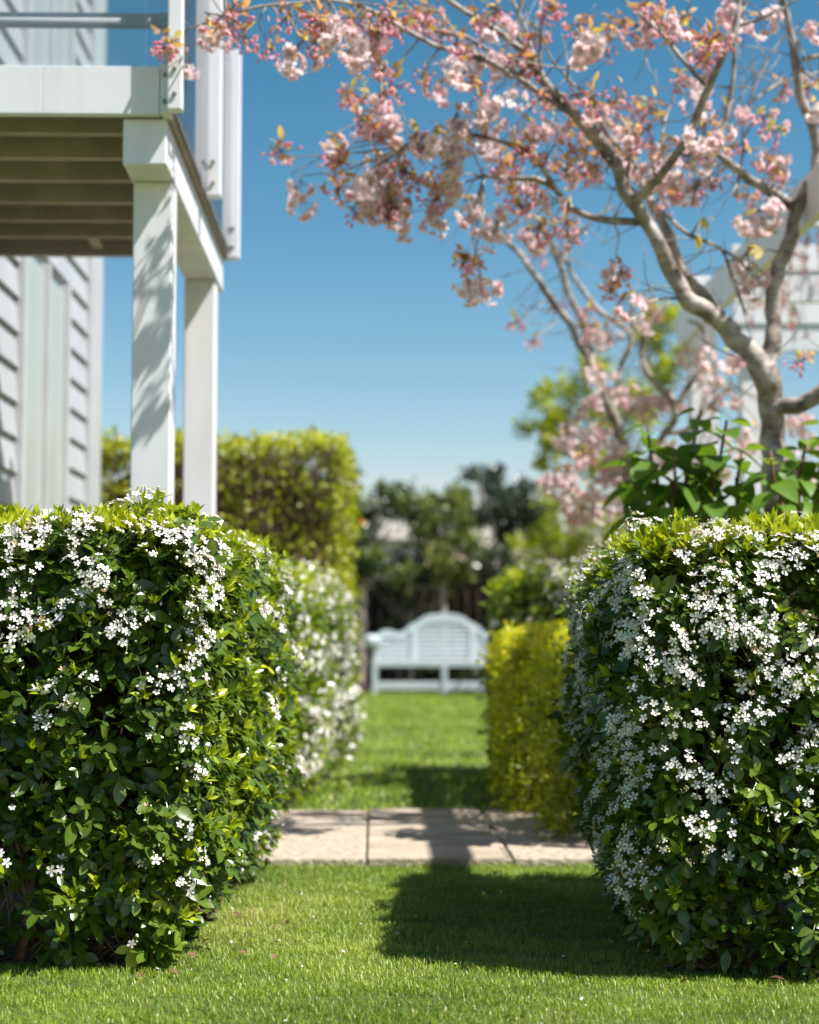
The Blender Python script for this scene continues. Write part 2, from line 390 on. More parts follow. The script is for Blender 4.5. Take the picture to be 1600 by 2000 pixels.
PV0, PV1 = 5.80, 7.42
path = box('path', -4.2, 2.6, PV0 + .01, PV1 - .01, -.05, .018, M['mortar'], None, HM, 0)
structure(path)
def slab(u0, u1, v0, v1, m):
    v, z = [], .028 + rng.uniform(-.003, .003)
    g = .0045
    box('paving_slab', u0 + g, u1 - g, v0 + g, v1 - g, -.02, z + (.006 if m is M['stone'] else 0), m, path, HM, .008)
for u0, u1 in ((-4.2, -2.95), (-2.95, -1.65), (-1.65, -.034)):
    slab(u0, u1, PV0, PV1, M['aggregate'])
ed = np.linspace(PV0, PV1, 6)
for k in range(5): slab(-.034, .44 + .02 * (k % 2), ed[k], ed[k + 1], M['stone'])
for k in range(4):
    slab(.46, 1.1, PV0 + k * .405, PV0 + (k + 1) * .405, M['aggregate']); slab(1.1, 2.6, PV0 + k * .405, PV0 + (k + 1) * .405, M['aggregate'])

def soil(name, x0, x1, y0, y1, seed):
    n = 40; an = np.arange(n) / n * 2 * math.pi
    ex = np.sign(np.cos(an)) * np.abs(np.cos(an)) ** .35; ey = np.sign(np.sin(an)) * np.abs(np.sin(an)) ** .35
    p = np.stack([(x0 + x1) / 2 + ex * (x1 - x0) / 2, (y0 + y1) / 2 + ey * (y1 - y0) / 2, np.full(n, .004)], 1)
    p[:, :2] += .035 * np.stack([wave(p, 2.2, seed), wave(p, 2.2, seed + 1)], 1)
    b = MB(); b.add(np.vstack([p, [[(x0 + x1) / 2, (y0 + y1) / 2, .012]]]), [(k, (k + 1) % n, n) for k in range(n)])
    structure(b.build(name, M['soil']))
    return p
soil('soil_bed', -1.75, -.74, 4.05, 5.7, 3)
soil('soil_bed', .42, 1.65, 3.98, 5.6, 5)
soil('soil_bed', .2, 2.2, 7.5, 9.95, 9)
soil('soil_bed', -3.2, -.80, 7.5, 13.5, 12)
soil('soil_bed', -4.5, 4.5, 23.5, 26.6, 15)

def in_rect(p, x0, x1, y0, y1, soft):
    return (p[:, 0] > x0 + soft) & (p[:, 0] < x1 - soft) & (p[:, 1] > y0 + soft) & (p[:, 1] < y1 - soft)
def lawn(n, x0, x1, y0, y1, hmin, hmax, wid, seed, name, label):
    r = np.random.default_rng(seed)
    p = np.stack([r.uniform(x0, x1, n), r.uniform(y0, y1, n), np.zeros(n)], 1)
    keep = np.abs(p[:, 0] + .0375 * p[:, 1]) < .245 * p[:, 1] + .35
    u = p[:, 0] * math.cos(HOUSE) + p[:, 1] * math.sin(HOUSE); v = -p[:, 0] * math.sin(HOUSE) + p[:, 1] * math.cos(HOUSE)
    edge = .02 * wave(p, 3, 31)
    keep &= ~((v > PV0 + .012 + edge) & (v < PV1 - .012 + edge))
    ns = .05 * wave(p, 2.5, 77)
    for q in ((-2.4, -.74, 4.1, 5.7), (.45, 2.5, 4.03, 5.6), (.2, 2.2, 7.5, 9.95), (-3.2, -.82, 7.5, 13.5), (-4.5, 4.5, 23.6, 26.6)):
        keep &= ~in_rect(p + ns[:, None], *q, 0)
    p = p[keep]; n = len(p)
    dens = wave(p, .9, 5); fine = wave(p, 6, 6, 2)
    keep = r.uniform(size=n) < .80 + .25 * fine; p, dens, fine = p[keep], dens[keep], fine[keep]; n = len(p)
    h = r.uniform(hmin, hmax, n) * (1 + .25 * fine); az = r.uniform(0, 6.283, n) 
    lean = np.abs(r.normal(.8, .45, n))
    dx = np.stack([np.cos(az), np.sin(az), np.zeros(n)], 1); sx = np.stack([-np.sin(az), np.cos(az), np.zeros(n)], 1)
    w = wid * r.uniform(.6, 1.3, n); up = np.array((0, 0, 1.))
    mid = p + dx * (h * lean * .35)[:, None] + up * (h * .6)[:, None]
    tip = p + dx * (h * lean)[:, None] + up * (h * np.clip(1.05 - .3 * lean, .3, 1))[:, None]
    V = np.stack([p + sx * w[:, None] * .5, p - sx * w[:, None] * .5, mid + sx * w[:, None] * .42, mid - sx * w[:, None] * .42, tip], 1)
    T = np.array([(0, 1, 3), (0, 3, 2), (2, 3, 4)])[None] + (np.arange(n) * 5)[:, None, None]
    tint = np.clip(.46 + .24 * dens + r.normal(0, .16, n) + .08 * fine, 0, .84); foot = np.exp(-np.maximum(np.minimum(np.hypot(p[:, 0] + .60, (p[:, 1] - 4.75) * .45), np.hypot(p[:, 0] - .75, (p[:, 1] - 3.9) * 1.5) + .2), 0) / .16) * (p[:, 1] < 6)
    dry = r.uniform(size=n) < .045 + .06 * (dens > .3) + .55 * foot
    tint[dry] = r.uniform(.86, 1, dry.sum())
    b = MB(); b.add(V.reshape(-1, 3), T.reshape(-1, 3), 0, np.repeat(tint, 5))
    return tag(b.build(name, M['grass']), label, 'grass', kind='stuff')
lawn(300000, -1.5, 1.6, 2.95, 6.0, .008, .021, .0018, 1, 'grass', 'short sunlit lawn grass in front of the two flowering hedges')
lawn(85000, -2.2, 2.2, 7.2, 23.8, .018, .04, .009, 2, 'grass', 'mown lawn grass stretching from the paved path to the bench')
# fallen white petals
n = 70; b = MB(); pp = np.stack([rng.uniform(-.8, 1.2, n), rng.uniform(3.35, 5.2, n), np.full(n, .017)], 1)
b.inst(simple_leaf(.6, 3), frames(rand_dirs(n) * (1, 1, .2), rand_dirs(n) * .4 + (0, 0, 1), rng.uniform(.007, .012, n)), pp, np.full(n, .7))
tag(b.build('fallen_petals', M['petal']), 'scattered white petals fallen on the foreground lawn', 'petals', kind='stuff')

# ------------------------------------------------------------------ hedges
class Hedge:
    def __init__(s, lo, hi, r, seed, amp=.03, taper=.08, tz=.35):
        s.lo, s.hi, s.r, s.seed, s.amp, s.taper, s.tz = np.array(lo, float), np.array(hi, float), r, seed, amp, taper, tz
        s.rng = np.random.default_rng(seed)
    def proj(s, p):
        lo, hi = s.lo + s.r, s.hi - s.r; lo = lo.copy(); lo[2] = -9
        q = np.clip(p, lo, hi); d = p - q; n = norm(d); pos = q + n * s.r
        t = np.clip(1 - pos[:, 2] / s.tz, 0, 1) ** 1.7
        disp = s.amp * wave(pos, 1.6, s.seed) + s.amp * .5 * wave(pos, 5, s.seed + 3, 2)
        pos = pos + n * disp[:, None] - n * np.array((1, .35, 0)) * (t * s.taper)[:, None]
        return pos, n
    def sample(s, dens, faces='fblrt', zmin=.05):
        d = s.hi - s.lo; out = []
        ar = dict(f=d[0] * d[2], b=d[0] * d[2], l=d[1] * d[2], r=d[1] * d[2], t=d[0] * d[1])
        for k in faces:
            n = int(ar[k] * dens * (1 if k.islower() else 1)); u = s.rng.uniform(size=(n, 3)) * d + s.lo
            if k == 'f': u[:, 1] = s.lo[1] - .001
            if k == 'b': u[:, 1] = s.hi[1] + .001
            if k == 'l': u[:, 0] = s.lo[0] - .001
            if k == 'r': u[:, 0] = s.hi[0] + .001
            if k == 't': u[:, 2] = s.hi[2] + .001
            out.append(u)
        u = np.concatenate(out); pos, n = s.proj(u); k = pos[:, 2] > zmin
        return pos[k], n[k]
    def heart(s, parent, inset=.16):  # solid dark core added inside the hedge to block light and views through
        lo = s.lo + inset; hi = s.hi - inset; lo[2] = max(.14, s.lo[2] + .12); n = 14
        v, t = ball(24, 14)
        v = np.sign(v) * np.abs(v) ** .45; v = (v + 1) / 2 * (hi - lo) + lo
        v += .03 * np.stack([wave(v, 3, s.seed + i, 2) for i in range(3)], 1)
        b = MB(); b.add(v, t, 0, .5); return b.build('filler_core', M['core'], parent)

TRI = [trifoliate(40 + k) for k in range(6)]
FLW = [blossom5(60 + k) for k in range(5)]
FLW.append((FLW[3][0] * (.7, .7, 1.3), FLW[3][1], FLW[3][2], np.where(FLW[3][3] > 0, .0, .0)))
bv, bt = ball(5, 3, .7, 1.0); BUD = (bv, bt, np.full(len(bt), 3), np.full(len(bv), .5))
YNG = simple_leaf(.36, 3, -.10, .3)
QL = quad_leaf()
HM_MATS = [M['choisya'], M['petal'], M['stamen'], M['budw'], M['stem_green'], M['twig']]
FLW_S = [(v, t, np.where(mm_ == 0, 1, 2), a) for v, t, mm_, a in FLW]

def in_frame(p, margin=0):
    x, y, d = to_px(p); return (x > margin) & (x < 1600 - margin) & (y > margin) & (y < 2000 - margin)

def choisya(h, label, group, extra, fl_prob, dens, faces, zmin=.06, young=.36):
    r = h.rng; lo, hi = h.lo, h.hi
    base = ((lo[0] + hi[0]) / 2, (lo[1] + hi[1]) / 2, 0)
    root = thing('flowering_hedge', label, 'hedge', base, group)
    h.heart(root, .2)
    pos, n = h.sample(dens, faces, zmin)
    # thin out the foot so that stems show
    k = r.uniform(size=len(pos)) < np.clip(.25 + pos[:, 2] / .32, 0, 1); pos, n = pos[k], n[k]
    # gaps showing twigs
    gap = wave(pos, 3.2, h.seed + 21, 2); k = (gap > -.72) | (r.uniform(size=len(pos)) < .25); pos, n = pos[k], n[k]
    N_ = len(pos); up = np.array((0, 0, 1.))
    pos = pos + n * r.normal(-.012, .022, N_)[:, None]
    ax = norm(n * .9 + up * .5 + r.normal(size=(N_, 3)) * .35)
    e1 = norm(np.cross(ax, r.normal(size=(N_, 3)))); e2 = np.cross(ax, e1)
    LP, LF, LU, LS, LT, LC = [], [], [], [], [], []
    size = r.uniform(.036, .062, N_); th = r.uniform(0, 6.283, N_)
    tone = np.clip(.30 + .16 * wave(pos, 2, h.seed + 5) + r.normal(0, .08, N_), .02, .6)
    for l in range(3):
        for s in range(2):
            ph = th + l * 1.57 + s * 3.14 + r.normal(0, .25, N_)
            rad = np.cos(ph)[:, None] * e1 + np.sin(ph)[:, None] * e2
            al = np.radians(r.uniform(42, 70, N_) + l * 10)
            f = norm(ax * np.cos(al)[:, None] + rad * np.sin(al)[:, None] - up * r.uniform(0, .35, N_)[:, None])
            k = r.uniform(size=N_) < (.92, .85, .7)[l]
            LP.append((pos - ax * (.006 + .022 * l) + rad * .008)[k]); LF.append(f[k]); LU.append((ax * .6 + up * .55 + np.array((.25, -.1, 0)) + r.normal(size=(N_, 3)) * .3)[k])
            LS.append((size * (.72, .95, 1.08)[l] * r.uniform(.8, 1.15, N_))[k]); LT.append(np.clip(tone + r.normal(0, .07, N_), 0, .6)[k]); LC.append((np.full(N_, l))[k])
    LP, LF, LU, LS, LT, LC = map(np.concatenate, (LP, LF, LU, LS, LT, LC))
    odd = r.uniform(size=len(LT)) < .008; LT[odd] = r.uniform(.9, 1.0, odd.sum())
    R = frames(LF, LU, LS); kind = r.integers(0, 6, len(LP))
    nn = h.proj(LP)[1]
    x, y, d = to_px(LP); cand = np.where((x > 5) & (x < 1595) & (y > 5) & (y < 1990) & (nn[:, 1] < -.5) & (LC < 2))[0]
    score = LS[cand] * (1 + .5 * r.uniform(size=len(cand))) * np.abs(R[cand][:, 1, 2] / LS[cand]) ** .5
    pick = cand[np.argsort(-score)[:300]]; rest = np.ones(len(LP), bool); rest[pick] = False
    leaf_meshes = []
    for k in range(6):
        for q in range(3):
            v, t, mm_, a = TRI[k]; bb = MB(); bb.add(v, t, 0, a - np.median(a) + .17 + .15 * q); leaf_meshes.append(bb.mesh('leaf', [M['choisya']]))
    for i in pick:
        q = int(np.clip(LT[i] / .2, 0, 2)); link('leaf', leaf_meshes[kind[i] * 3 + q], root, mat4(R[i], LP[i]))
    b = MB()
    for k in range(6):
        s = rest & (kind == k); b.inst(TRI[k], R[s], LP[s], LT[s])
    # second layer, further in
    p2, n2 = h.sample(dens * 1.0, faces, .03); p3, n3 = h.sample(dens * 2.2, faces, .02); k = p3[:, 2] < .34; p2, n2 = np.vstack([p2, p3[k]]), np.vstack([n2, n3[k]]); p2 = p2 - n2 * r.uniform(.05, .13, len(p2))[:, None]
    q = len(p2); v3, t3 = leaflet(1, .46, .15, .2, 3); T3 = (v3, t3, np.zeros(len(t3), int), np.full(len(v3), .3))
    b.inst(T3, frames(n2 * .3 + rand_dirs(q, r), rand_dirs(q, r) * .7 + n2, r.uniform(.04, .06, q)), p2, np.clip(r.normal(.33, .12, q), 0, .6))
    tag(b.build('foliage', [M['choisya']], root), kind='stuff')
    # yellow-green young tufts
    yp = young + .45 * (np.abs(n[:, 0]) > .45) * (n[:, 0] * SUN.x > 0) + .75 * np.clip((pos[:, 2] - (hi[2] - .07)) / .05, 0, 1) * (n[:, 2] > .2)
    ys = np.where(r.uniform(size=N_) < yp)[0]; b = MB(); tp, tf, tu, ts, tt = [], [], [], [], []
    for k in range(8):
        ph = k * 2.4 + th[ys]; rad = np.cos(ph)[:, None] * e1[ys] + np.sin(ph)[:, None] * e2[ys]
        al = np.radians(r.uniform(10, 62, len(ys))); topb = np.where(pos[ys][:, 2] > hi[2] - .09, 1.0, 1.0)
        a_ = norm(ax[ys] + up * .5)
        tp.append(pos[ys] + a_ * .012); tf.append(a_ * np.cos(al)[:, None] + rad * np.sin(al)[:, None]); tu.append(-rad + a_ * .2)
        ts.append(r.uniform(.020, .040, len(ys)) * r.uniform(.75, 1.15, len(ys))); tt.append(np.clip(r.normal(.80, .08, len(ys)), .66, 1))
    q0, q1 = h.sample(1900, 't'); k = (q0[:, 1] < lo[1] + .45) | (q0[:, 0] > hi[0] - .3) | (q0[:, 0] < lo[0] + .3); k &= r.uniform(size=len(k)) < .62 + .3 * wave(q0, 2.5, h.seed + 41, 2); q0, q1 = q0[k], q1[k]
    for k in range(7):
        ph = k * 2.4 + r.uniform(0, 6, len(q0)); rad = np.stack([np.cos(ph), np.sin(ph), 0 * ph], 1); al = np.radians(r.uniform(10, 80, len(q0)))[:, None]; a_ = norm(up + q1 * .4 + r.normal(size=q1.shape) * .2)
        tp.append(q0 + a_ * r.uniform(-.005, .012, len(q0))[:, None]); tf.append(a_ * np.cos(al) + rad * np.sin(al)); tu.append(-rad + a_ * .2); ts.append(r.uniform(.026, .05, len(q0))); tt.append(np.clip(r.normal(.92, .08, len(q0)), .72, 1))
    tp, tf, tu, ts, tt = map(np.concatenate, (tp, tf, tu, ts, tt))
    b.inst(YNG, frames(tf, tu, ts), tp, tt); tag(b.build('young_leaves', [M['choisya']], root), kind='stuff')
    # flower heads
    heads = []
    if extra:
        for px, py, c in extra:
            q, _ = h.proj(np.array([P(px, py, lo[1] + .02)])); _, nn1 = h.proj(q); heads.append((q[0], nn1[0], c))
    fp = fl_prob(pos, n); fs = np.where(r.uniform(size=N_) < fp)[0]
    heads += [(pos[i], n[i], int(r.integers(4, 12))) for i in fs]
    FP, FN, FS, BP, SP = [], [], [], [], []
    for q, nn1, c in heads:
        a_ = norm(nn1 + up * .35 + r.normal(size=3) * .2); g1 = norm(np.cross(a_, r.normal(size=3))); g2 = np.cross(a_, g1)
        c0 = q + a_ * .028; rad = .0105 * math.sqrt(max(c, 1)) + .004
        for k in range(c):
            rr = rad * math.sqrt((k + .4) / max(c, 1)); ph = k * 2.4 + r.uniform(-.3, .3)
            off = g1 * rr * math.cos(ph) * 1.25 + g2 * rr * math.sin(ph)
            pnt = c0 + off + a_ * (.016 - rr * rr * 9 + r.normal(0, .004)); FP.append(pnt); FN.append(norm(a_ + off * 22 + np.array(SUN) * .4 + r.normal(size=3) * .3)); FS.append(r.choice([r.uniform(.021, .029), r.uniform(.021, .029), r.uniform(.014, .021)])); SP.append((q - a_ * .01, pnt))
        for k in range(int(r.integers(1, 7))):
            BP.append(c0 + (g1 * r.normal() + g2 * r.normal()) * rad * .9 + a_ * r.uniform(-.004, .018)); SP.append((q, BP[-1]))
    FP, FN, FS = np.array(FP), np.array(FN), np.array(FS)
    R = frames(np.cross(FN, rand_dirs(len(FN), r)), FN, FS); kind = r.choice(6, len(FP), p=(.21, .2, .2, .12, .2, .07))
    x, y, d = to_px(FP); vis = (x > 4) & (x < 1596) & (y > 4) & (y < 1996)
    view = norm(CAM - FP); score = np.where(vis, FS / d * np.clip((FN * view).sum(1), 0, 1), -1)
    pick = np.argsort(-score)[:300]; pick = pick[score[pick] > 0]; rest = np.ones(len(FP), bool); rest[pick] = False
    fm = []
    for k in range(6):
        bb = MB(); bb.add(*FLW_S[k]); fm.append(bb.mesh('flower', HM_MATS))
    for i in pick: link('flower', fm[kind[i]], root, mat4(R[i], FP[i]))
    b = MB()
    for k in range(6):
        s = rest & (kind == k); b.inst(FLW_S[k], R[s], FP[s])
    if BP:
        BP = np.array(BP); b.inst(BUD, frames(rand_dirs(len(BP), r), rand_dirs(len(BP), r), r.uniform(.003, .0055, len(BP))), BP)
    if SP:
        A = np.array([s[0] for s in SP]); C = np.array([s[1] for s in SP]); dv = C - A; sd = norm(np.cross(dv, CAM - A)) * .0007
        V = np.stack([A + sd, A - sd, C - sd, C + sd], 1); T = np.array([(0, 1, 2), (0, 2, 3)])[None] + (np.arange(len(A)) * 4)[:, None, None]
        b.add(V.reshape(-1, 3), T.reshape(-1, 3), 4, .5)
    if len(b.v): tag(b.build('small_flowers', HM_MATS, root), kind='stuff')
    # twigs behind the leaves and bare stems at the foot
    b = MB()
    for k in range(420):
        q, nn1 = h.proj(np.array([lo + r.uniform(size=3) * (hi - lo) * (1, 0, 1) + (0, -.001, 0)])) if k % 3 else h.proj(np.array([[lo[0] + (hi[0] - lo[0]) * r.uniform(), lo[1] - .001, r.uniform(0, .5)]]))
        q, nn1 = q[0], nn1[0]; s = q - nn1 * r.uniform(.03, .07); e = s - nn1 * .06 + np.array((r.normal(0, .05), r.uniform(-.02, .04), -r.uniform(.08, .18)))
        e[2] = max(e[2], .0); tube(b, [(*s, .0011), (*((s + e) / 2 + r.normal(size=3) * .008), .0018), (*e, .0026)], 4, .06)
    tag(b.build('twigs', [M['twig']], root), kind='stuff')
    for k in range(14):
        x0 = r.uniform(lo[0] + .12, hi[0] - .12); y0 = lo[1] + r.uniform(.12, .3)
        b = MB(); tube(b, [(x0, y0, -.01, .011), (x0 + r.normal(0, .02), y0 - .01, .12, .009), (x0 + r.normal(0, .06), y0 - .03, .32, .006)], 6, .05, wob=.5)
        b.build('stem', [M['twig']], root)
    return root

LEFT_HEADS = [(20,1030,10),(55,1025,8),(75,1045,8),(150,985,9),(165,1005,7),(180,1030,6),(145,1050,5),(80,995,6),(225,1035,3),(245,1000,4),(290,1015,5),(330,1040,7),(350,1055,7),(385,1010,8),(398,1032,8),(368,1022,6),(410,1090,8),(440,1080,7),(460,1105,6),(478,1140,6),(30,1080,3),(50,1092,3),(25,1122,3),(60,1125,4),(155,1105,4),(190,1120,8),(200,1140,8),(195,1160,5),(37,1175,3),(15,1205,8),(50,1220,9),(82,1225,8),(30,1250,5),(130,1210,4),(150,1180,3),(215,1185,3),(235,1228,10),(250,1245,8),(140,1330,2),(180,1335,2),(310,1340,6),(355,1335,5),(155,1370,2),(155,1390,2),(88,1413,3),(112,1425,3),(470,1180,4),(470,1285,3),(500,1340,3),(392,1520,5),(422,1513,3),(45,1570,2),(290,1590,1),(350,1615,3),(20,1680,2),(125,1695,3),(300,1675,3),(430,1685,3),(265,1838,1),(440,1668,2),(295,1100,2),(365,1205,1),(300,1445,1)]
hl = Hedge((-1.62, 3.93, 0), (-.615, 5.78, 1.04), .13, 101, .035, .15, .42)
choisya(hl, 'left foreground hedge with white star flowers, mostly dark glossy leaves, below the balcony', 'white flowering hedges', LEFT_HEADS,
        lambda p, n: np.where((n[:, 0] > .5), .05 + .10 * (p[:, 2] > .7), 0) + .10 * (n[:, 2] > .6), 430, 'frt')
RIGHT_HEADS = [(1170,1070,8),(1160,1100,8),(1190,1125,9),(1220,1125,8),(1150,1160,7),(1180,1170,8),(1230,1210,10),(1250,1235,10),(1215,1230,8),(1270,1250,9),(1230,1275,8),(1275,1275,7),(1290,1205,8),(1260,1185,4),(1355,1070,9),(1380,1075,8),(1330,1100,5),(1430,1045,8),(1460,1050,8),(1390,1040,6),(1540,1080,10),(1565,1110,10),(1530,1115,9),(1585,1075,8),(1595,1040,7),(1405,1145,9),(1420,1165,9),(1375,1170,9),(1360,1195,8),(1400,1195,6),(1485,1160,6),(1495,1135,5),(1480,1200,6),(1375,1240,6),(1410,1230,10),(1430,1250,9),(1465,1240,6),(1470,1260,4),(1330,1250,5),(1310,1300,7),(1340,1300,9),(1345,1325,8),(1292,1325,2),(1265,1345,2),(1490,1300,8),(1515,1320,10),(1540,1340,8),(1550,1300,2),(1440,1330,4),(1505,1375,4),(1590,1360,7),(1570,1250,8),(1300,1395,7),(1330,1395,6),(1345,1405,4),(1210,1415,9),(1250,1425,8),(1265,1440,7),(1425,1405,8),(1455,1390,8),(1465,1410,4),(1405,1450,2),(1425,1475,2),(1550,1465,6),(1535,1480,4),(1200,1475,4),(1240,1490,7),(1270,1480,5),(1310,1480,2),(1340,1495,6),(1355,1520,9),(1390,1530,8),(1235,1525,9),(1250,1545,8),(1290,1530,5),(1255,1570,5),(1550,1505,3),(1590,1510,4),(1550,1550,3),(1487,1580,2),(1365,1595,4),(1405,1610,2),(1350,1620,3),(1330,1640,1),(1370,1640,2),(1220,1650,6),(1255,1630,2),(1185,1680,7),(1205,1695,5),(1300,1675,3),(1270,1710,7),(1300,1720,4),(1400,1665,1),(1535,1690,3),(1235,1750,1),(1230,1775,1),(1175,1750,5),(1190,1775,4)]
hr = Hedge((.335, 3.90, 0), (1.5, 5.40, 1.005), .17, 202, .035, .12, .40)
def right_prob(p, n):
    c = np.clip(.55 + .75 * wave(p, 3.6, 333, 2), .03, 1); f = (n[:, 1] < -.4)
    x, y, d = to_px(p); fade = np.clip((1850 - y) / 600, .08, 1) * np.where((x > 1450) & (y > 1400), .35, 1)
    return np.where(f & ((x > 1600) | (x < 1180)), .4 * c * fade, 0) + np.where((n[:, 0] < -.4) & ~f, .60 * c * np.clip(.35 + p[:, 2], 0, 1), 0) + .12 * (n[:, 2] > .6)
choisya(hr, 'right foreground hedge thick with white star flowers, beside the pink cherry trunk', 'white flowering hedges', RIGHT_HEADS, right_prob, 430, 'flt')

def far_hedge(name, label, cat, h, mat, dens, size, tints, faces='flrt', flower=0, twig=0, group=None, fsize=.028, clump=0, gapat=-.25):
    r = h.rng; lo, hi = h.lo, h.hi; root = thing(name, label, cat, ((lo[0] + hi[0]) / 2, (lo[1] + hi[1]) / 2, 0), group)
    h.heart(root, .12)
    pos, n = h.sample(dens, faces, .03); pos = pos + n * np.where(r.uniform(size=len(pos)) < .025, r.uniform(.02, .07, len(pos)), r.normal(-.01, .025, len(pos)))[:, None]
    if clump:
        g = wave(pos, clump, h.seed + 9, 3); k = (g > gapat) | (r.uniform(size=len(pos)) < .22) | (n[:, 2] > .4) | (n[:, 0] > .4); pos, n, g = pos[k], n[k], g[k]
    q = len(pos); b = MB(); up = np.array((0, 0, 1.))
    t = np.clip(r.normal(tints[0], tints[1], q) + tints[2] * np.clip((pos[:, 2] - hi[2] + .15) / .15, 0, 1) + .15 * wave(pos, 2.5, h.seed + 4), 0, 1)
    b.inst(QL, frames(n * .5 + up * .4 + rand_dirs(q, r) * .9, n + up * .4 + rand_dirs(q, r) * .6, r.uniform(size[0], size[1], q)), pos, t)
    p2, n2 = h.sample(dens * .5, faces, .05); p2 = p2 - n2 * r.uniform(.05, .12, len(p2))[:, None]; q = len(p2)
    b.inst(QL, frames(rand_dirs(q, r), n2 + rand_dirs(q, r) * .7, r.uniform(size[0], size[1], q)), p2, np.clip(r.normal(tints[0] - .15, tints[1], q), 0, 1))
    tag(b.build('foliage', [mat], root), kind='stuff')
    if flower:
        pos, n = h.sample(flower, faces, .15); c = wave(pos, 1.9, h.seed + 8, 2); pos, n = pos[c > .05], n[c > .05]; b = MB()
        for i in range(len(pos)):
            c_ = int(r.integers(5, 13)); off = r.normal(size=(c_, 3)) * .032; FN = norm(n[i] + off * 10 + up * .3)
            b.inst(FLW_S[i % 5], frames(rand_dirs(c_, r), FN, r.uniform(fsize * .85, fsize * 1.15, c_)), pos[i] + n[i] * .025 + off)
        tag(b.build('flowers', HM_MATS, root), kind='stuff')
    if twig:
        b = MB()
        for k in range(twig):
            q, nn1 = h.proj(np.array([lo + r.uniform(size=3) * (hi - lo) * (1, 0, 1) + (0, -.001, 0)])); q, nn1 = q[0], nn1[0]
            s = q - nn1 * .01; e = s - nn1 * r.uniform(.05, .12) + np.array((r.normal(0, .06), 0, -r.uniform(.1, .22))); tube(b, [(*s, .002), (*((s + e) / 2), .003), (*e, .0045)], 4, .12)
        tag(b.build('twigs', [M['drytwig']], root), kind='stuff')
    return root
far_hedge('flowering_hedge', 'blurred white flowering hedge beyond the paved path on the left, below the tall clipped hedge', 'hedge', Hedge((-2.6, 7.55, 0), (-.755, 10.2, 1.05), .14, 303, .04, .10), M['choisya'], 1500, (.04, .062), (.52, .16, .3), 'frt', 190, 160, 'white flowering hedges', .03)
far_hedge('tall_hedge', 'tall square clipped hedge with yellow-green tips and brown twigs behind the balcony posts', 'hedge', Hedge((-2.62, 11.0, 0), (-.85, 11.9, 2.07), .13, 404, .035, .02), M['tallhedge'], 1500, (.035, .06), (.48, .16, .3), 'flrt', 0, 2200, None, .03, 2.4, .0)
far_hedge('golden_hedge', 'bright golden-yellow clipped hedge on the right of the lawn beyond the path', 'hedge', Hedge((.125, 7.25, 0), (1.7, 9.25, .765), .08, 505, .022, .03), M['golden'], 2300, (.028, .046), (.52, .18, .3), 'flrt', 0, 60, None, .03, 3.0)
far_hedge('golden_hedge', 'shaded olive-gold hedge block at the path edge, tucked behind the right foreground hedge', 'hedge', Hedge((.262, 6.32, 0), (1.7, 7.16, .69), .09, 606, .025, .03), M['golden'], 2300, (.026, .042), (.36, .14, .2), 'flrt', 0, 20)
far_hedge('flowering_hedge', 'dark green hedge with sparse pale flowers behind the golden hedge', 'hedge', Hedge((.135, 9.36, 0), (2.0, 10.0, 1.11), .12, 707, .035, .03), M['choisya'], 1500, (.04, .065), (.50, .15, .3), 'flt', 90, 20, 'white flowering hedges', .03)

# ------------------------------------------------------------------ house on the left (its own axes: u right, v away)
house = thing('house', 'white weatherboard house wall with tall window at the left edge', 'house', H(-1.9, 9.0))
WU = -1.75
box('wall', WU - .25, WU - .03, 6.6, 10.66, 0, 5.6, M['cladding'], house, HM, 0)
def boards(v0, v1, z0, z1):
    z = z0
    while z < z1 - .01:
        zt = min(z + .172, z1)
        # bevel-back board: thick at its foot
        vv = [(WU - .03, v0, z), (WU, v0, z), (WU - .022, v0, zt + .004), (WU - .03, v0, zt + .004)]
        vv += [(x, v1, zz) for x, _, zz in vv]
        me = bpy.data.meshes.new('weatherboard'); me.from_pydata(vv, [], [(0, 1, 2, 3), (7, 6, 5, 4), (0, 4, 5, 1), (1, 5, 6, 2), (2, 6, 7, 3), (3, 7, 4, 0)]); me.materials.append(M['cladding']); me.update()
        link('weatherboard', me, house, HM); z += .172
boards(6.6, 8.30, .02, 5.5); boards(9.56, 10.28, .02, 5.5); boards(8.30, 9.56, .02, .55); boards(8.30, 9.56, 2.78, 3.2)
box('corner_trim', WU - .05, WU + .022, 10.28, 10.68, 0, 5.6, M['trim'], house, HM, .005)
def window(z0, z1, bars):
    w = box('window', WU - .06, WU - .005, 8.34, 9.52, z0, z1, M['pane'], house, HM, 0)
    for v0, v1 in ((8.30, 8.38), (8.93, 8.965), (9.50, 9.56)): box('frame', WU - .05, WU + .028, v0, v1, z0 - .04, z1 + .04, M['trim'], w, HM, .004)
    for zz in bars: box('glazing_bar', WU - .04, WU + .018, 8.38, 9.48, zz, zz + .075, M['trim'], w, HM, .004)
    box('sill', WU - .04, WU + .06, 8.28, 9.58, z0 - .08, z0 - .042, M['trim'], w, HM, .004)
window(.68, 2.7, ()); window(3.34, 5.2, (5.1,))

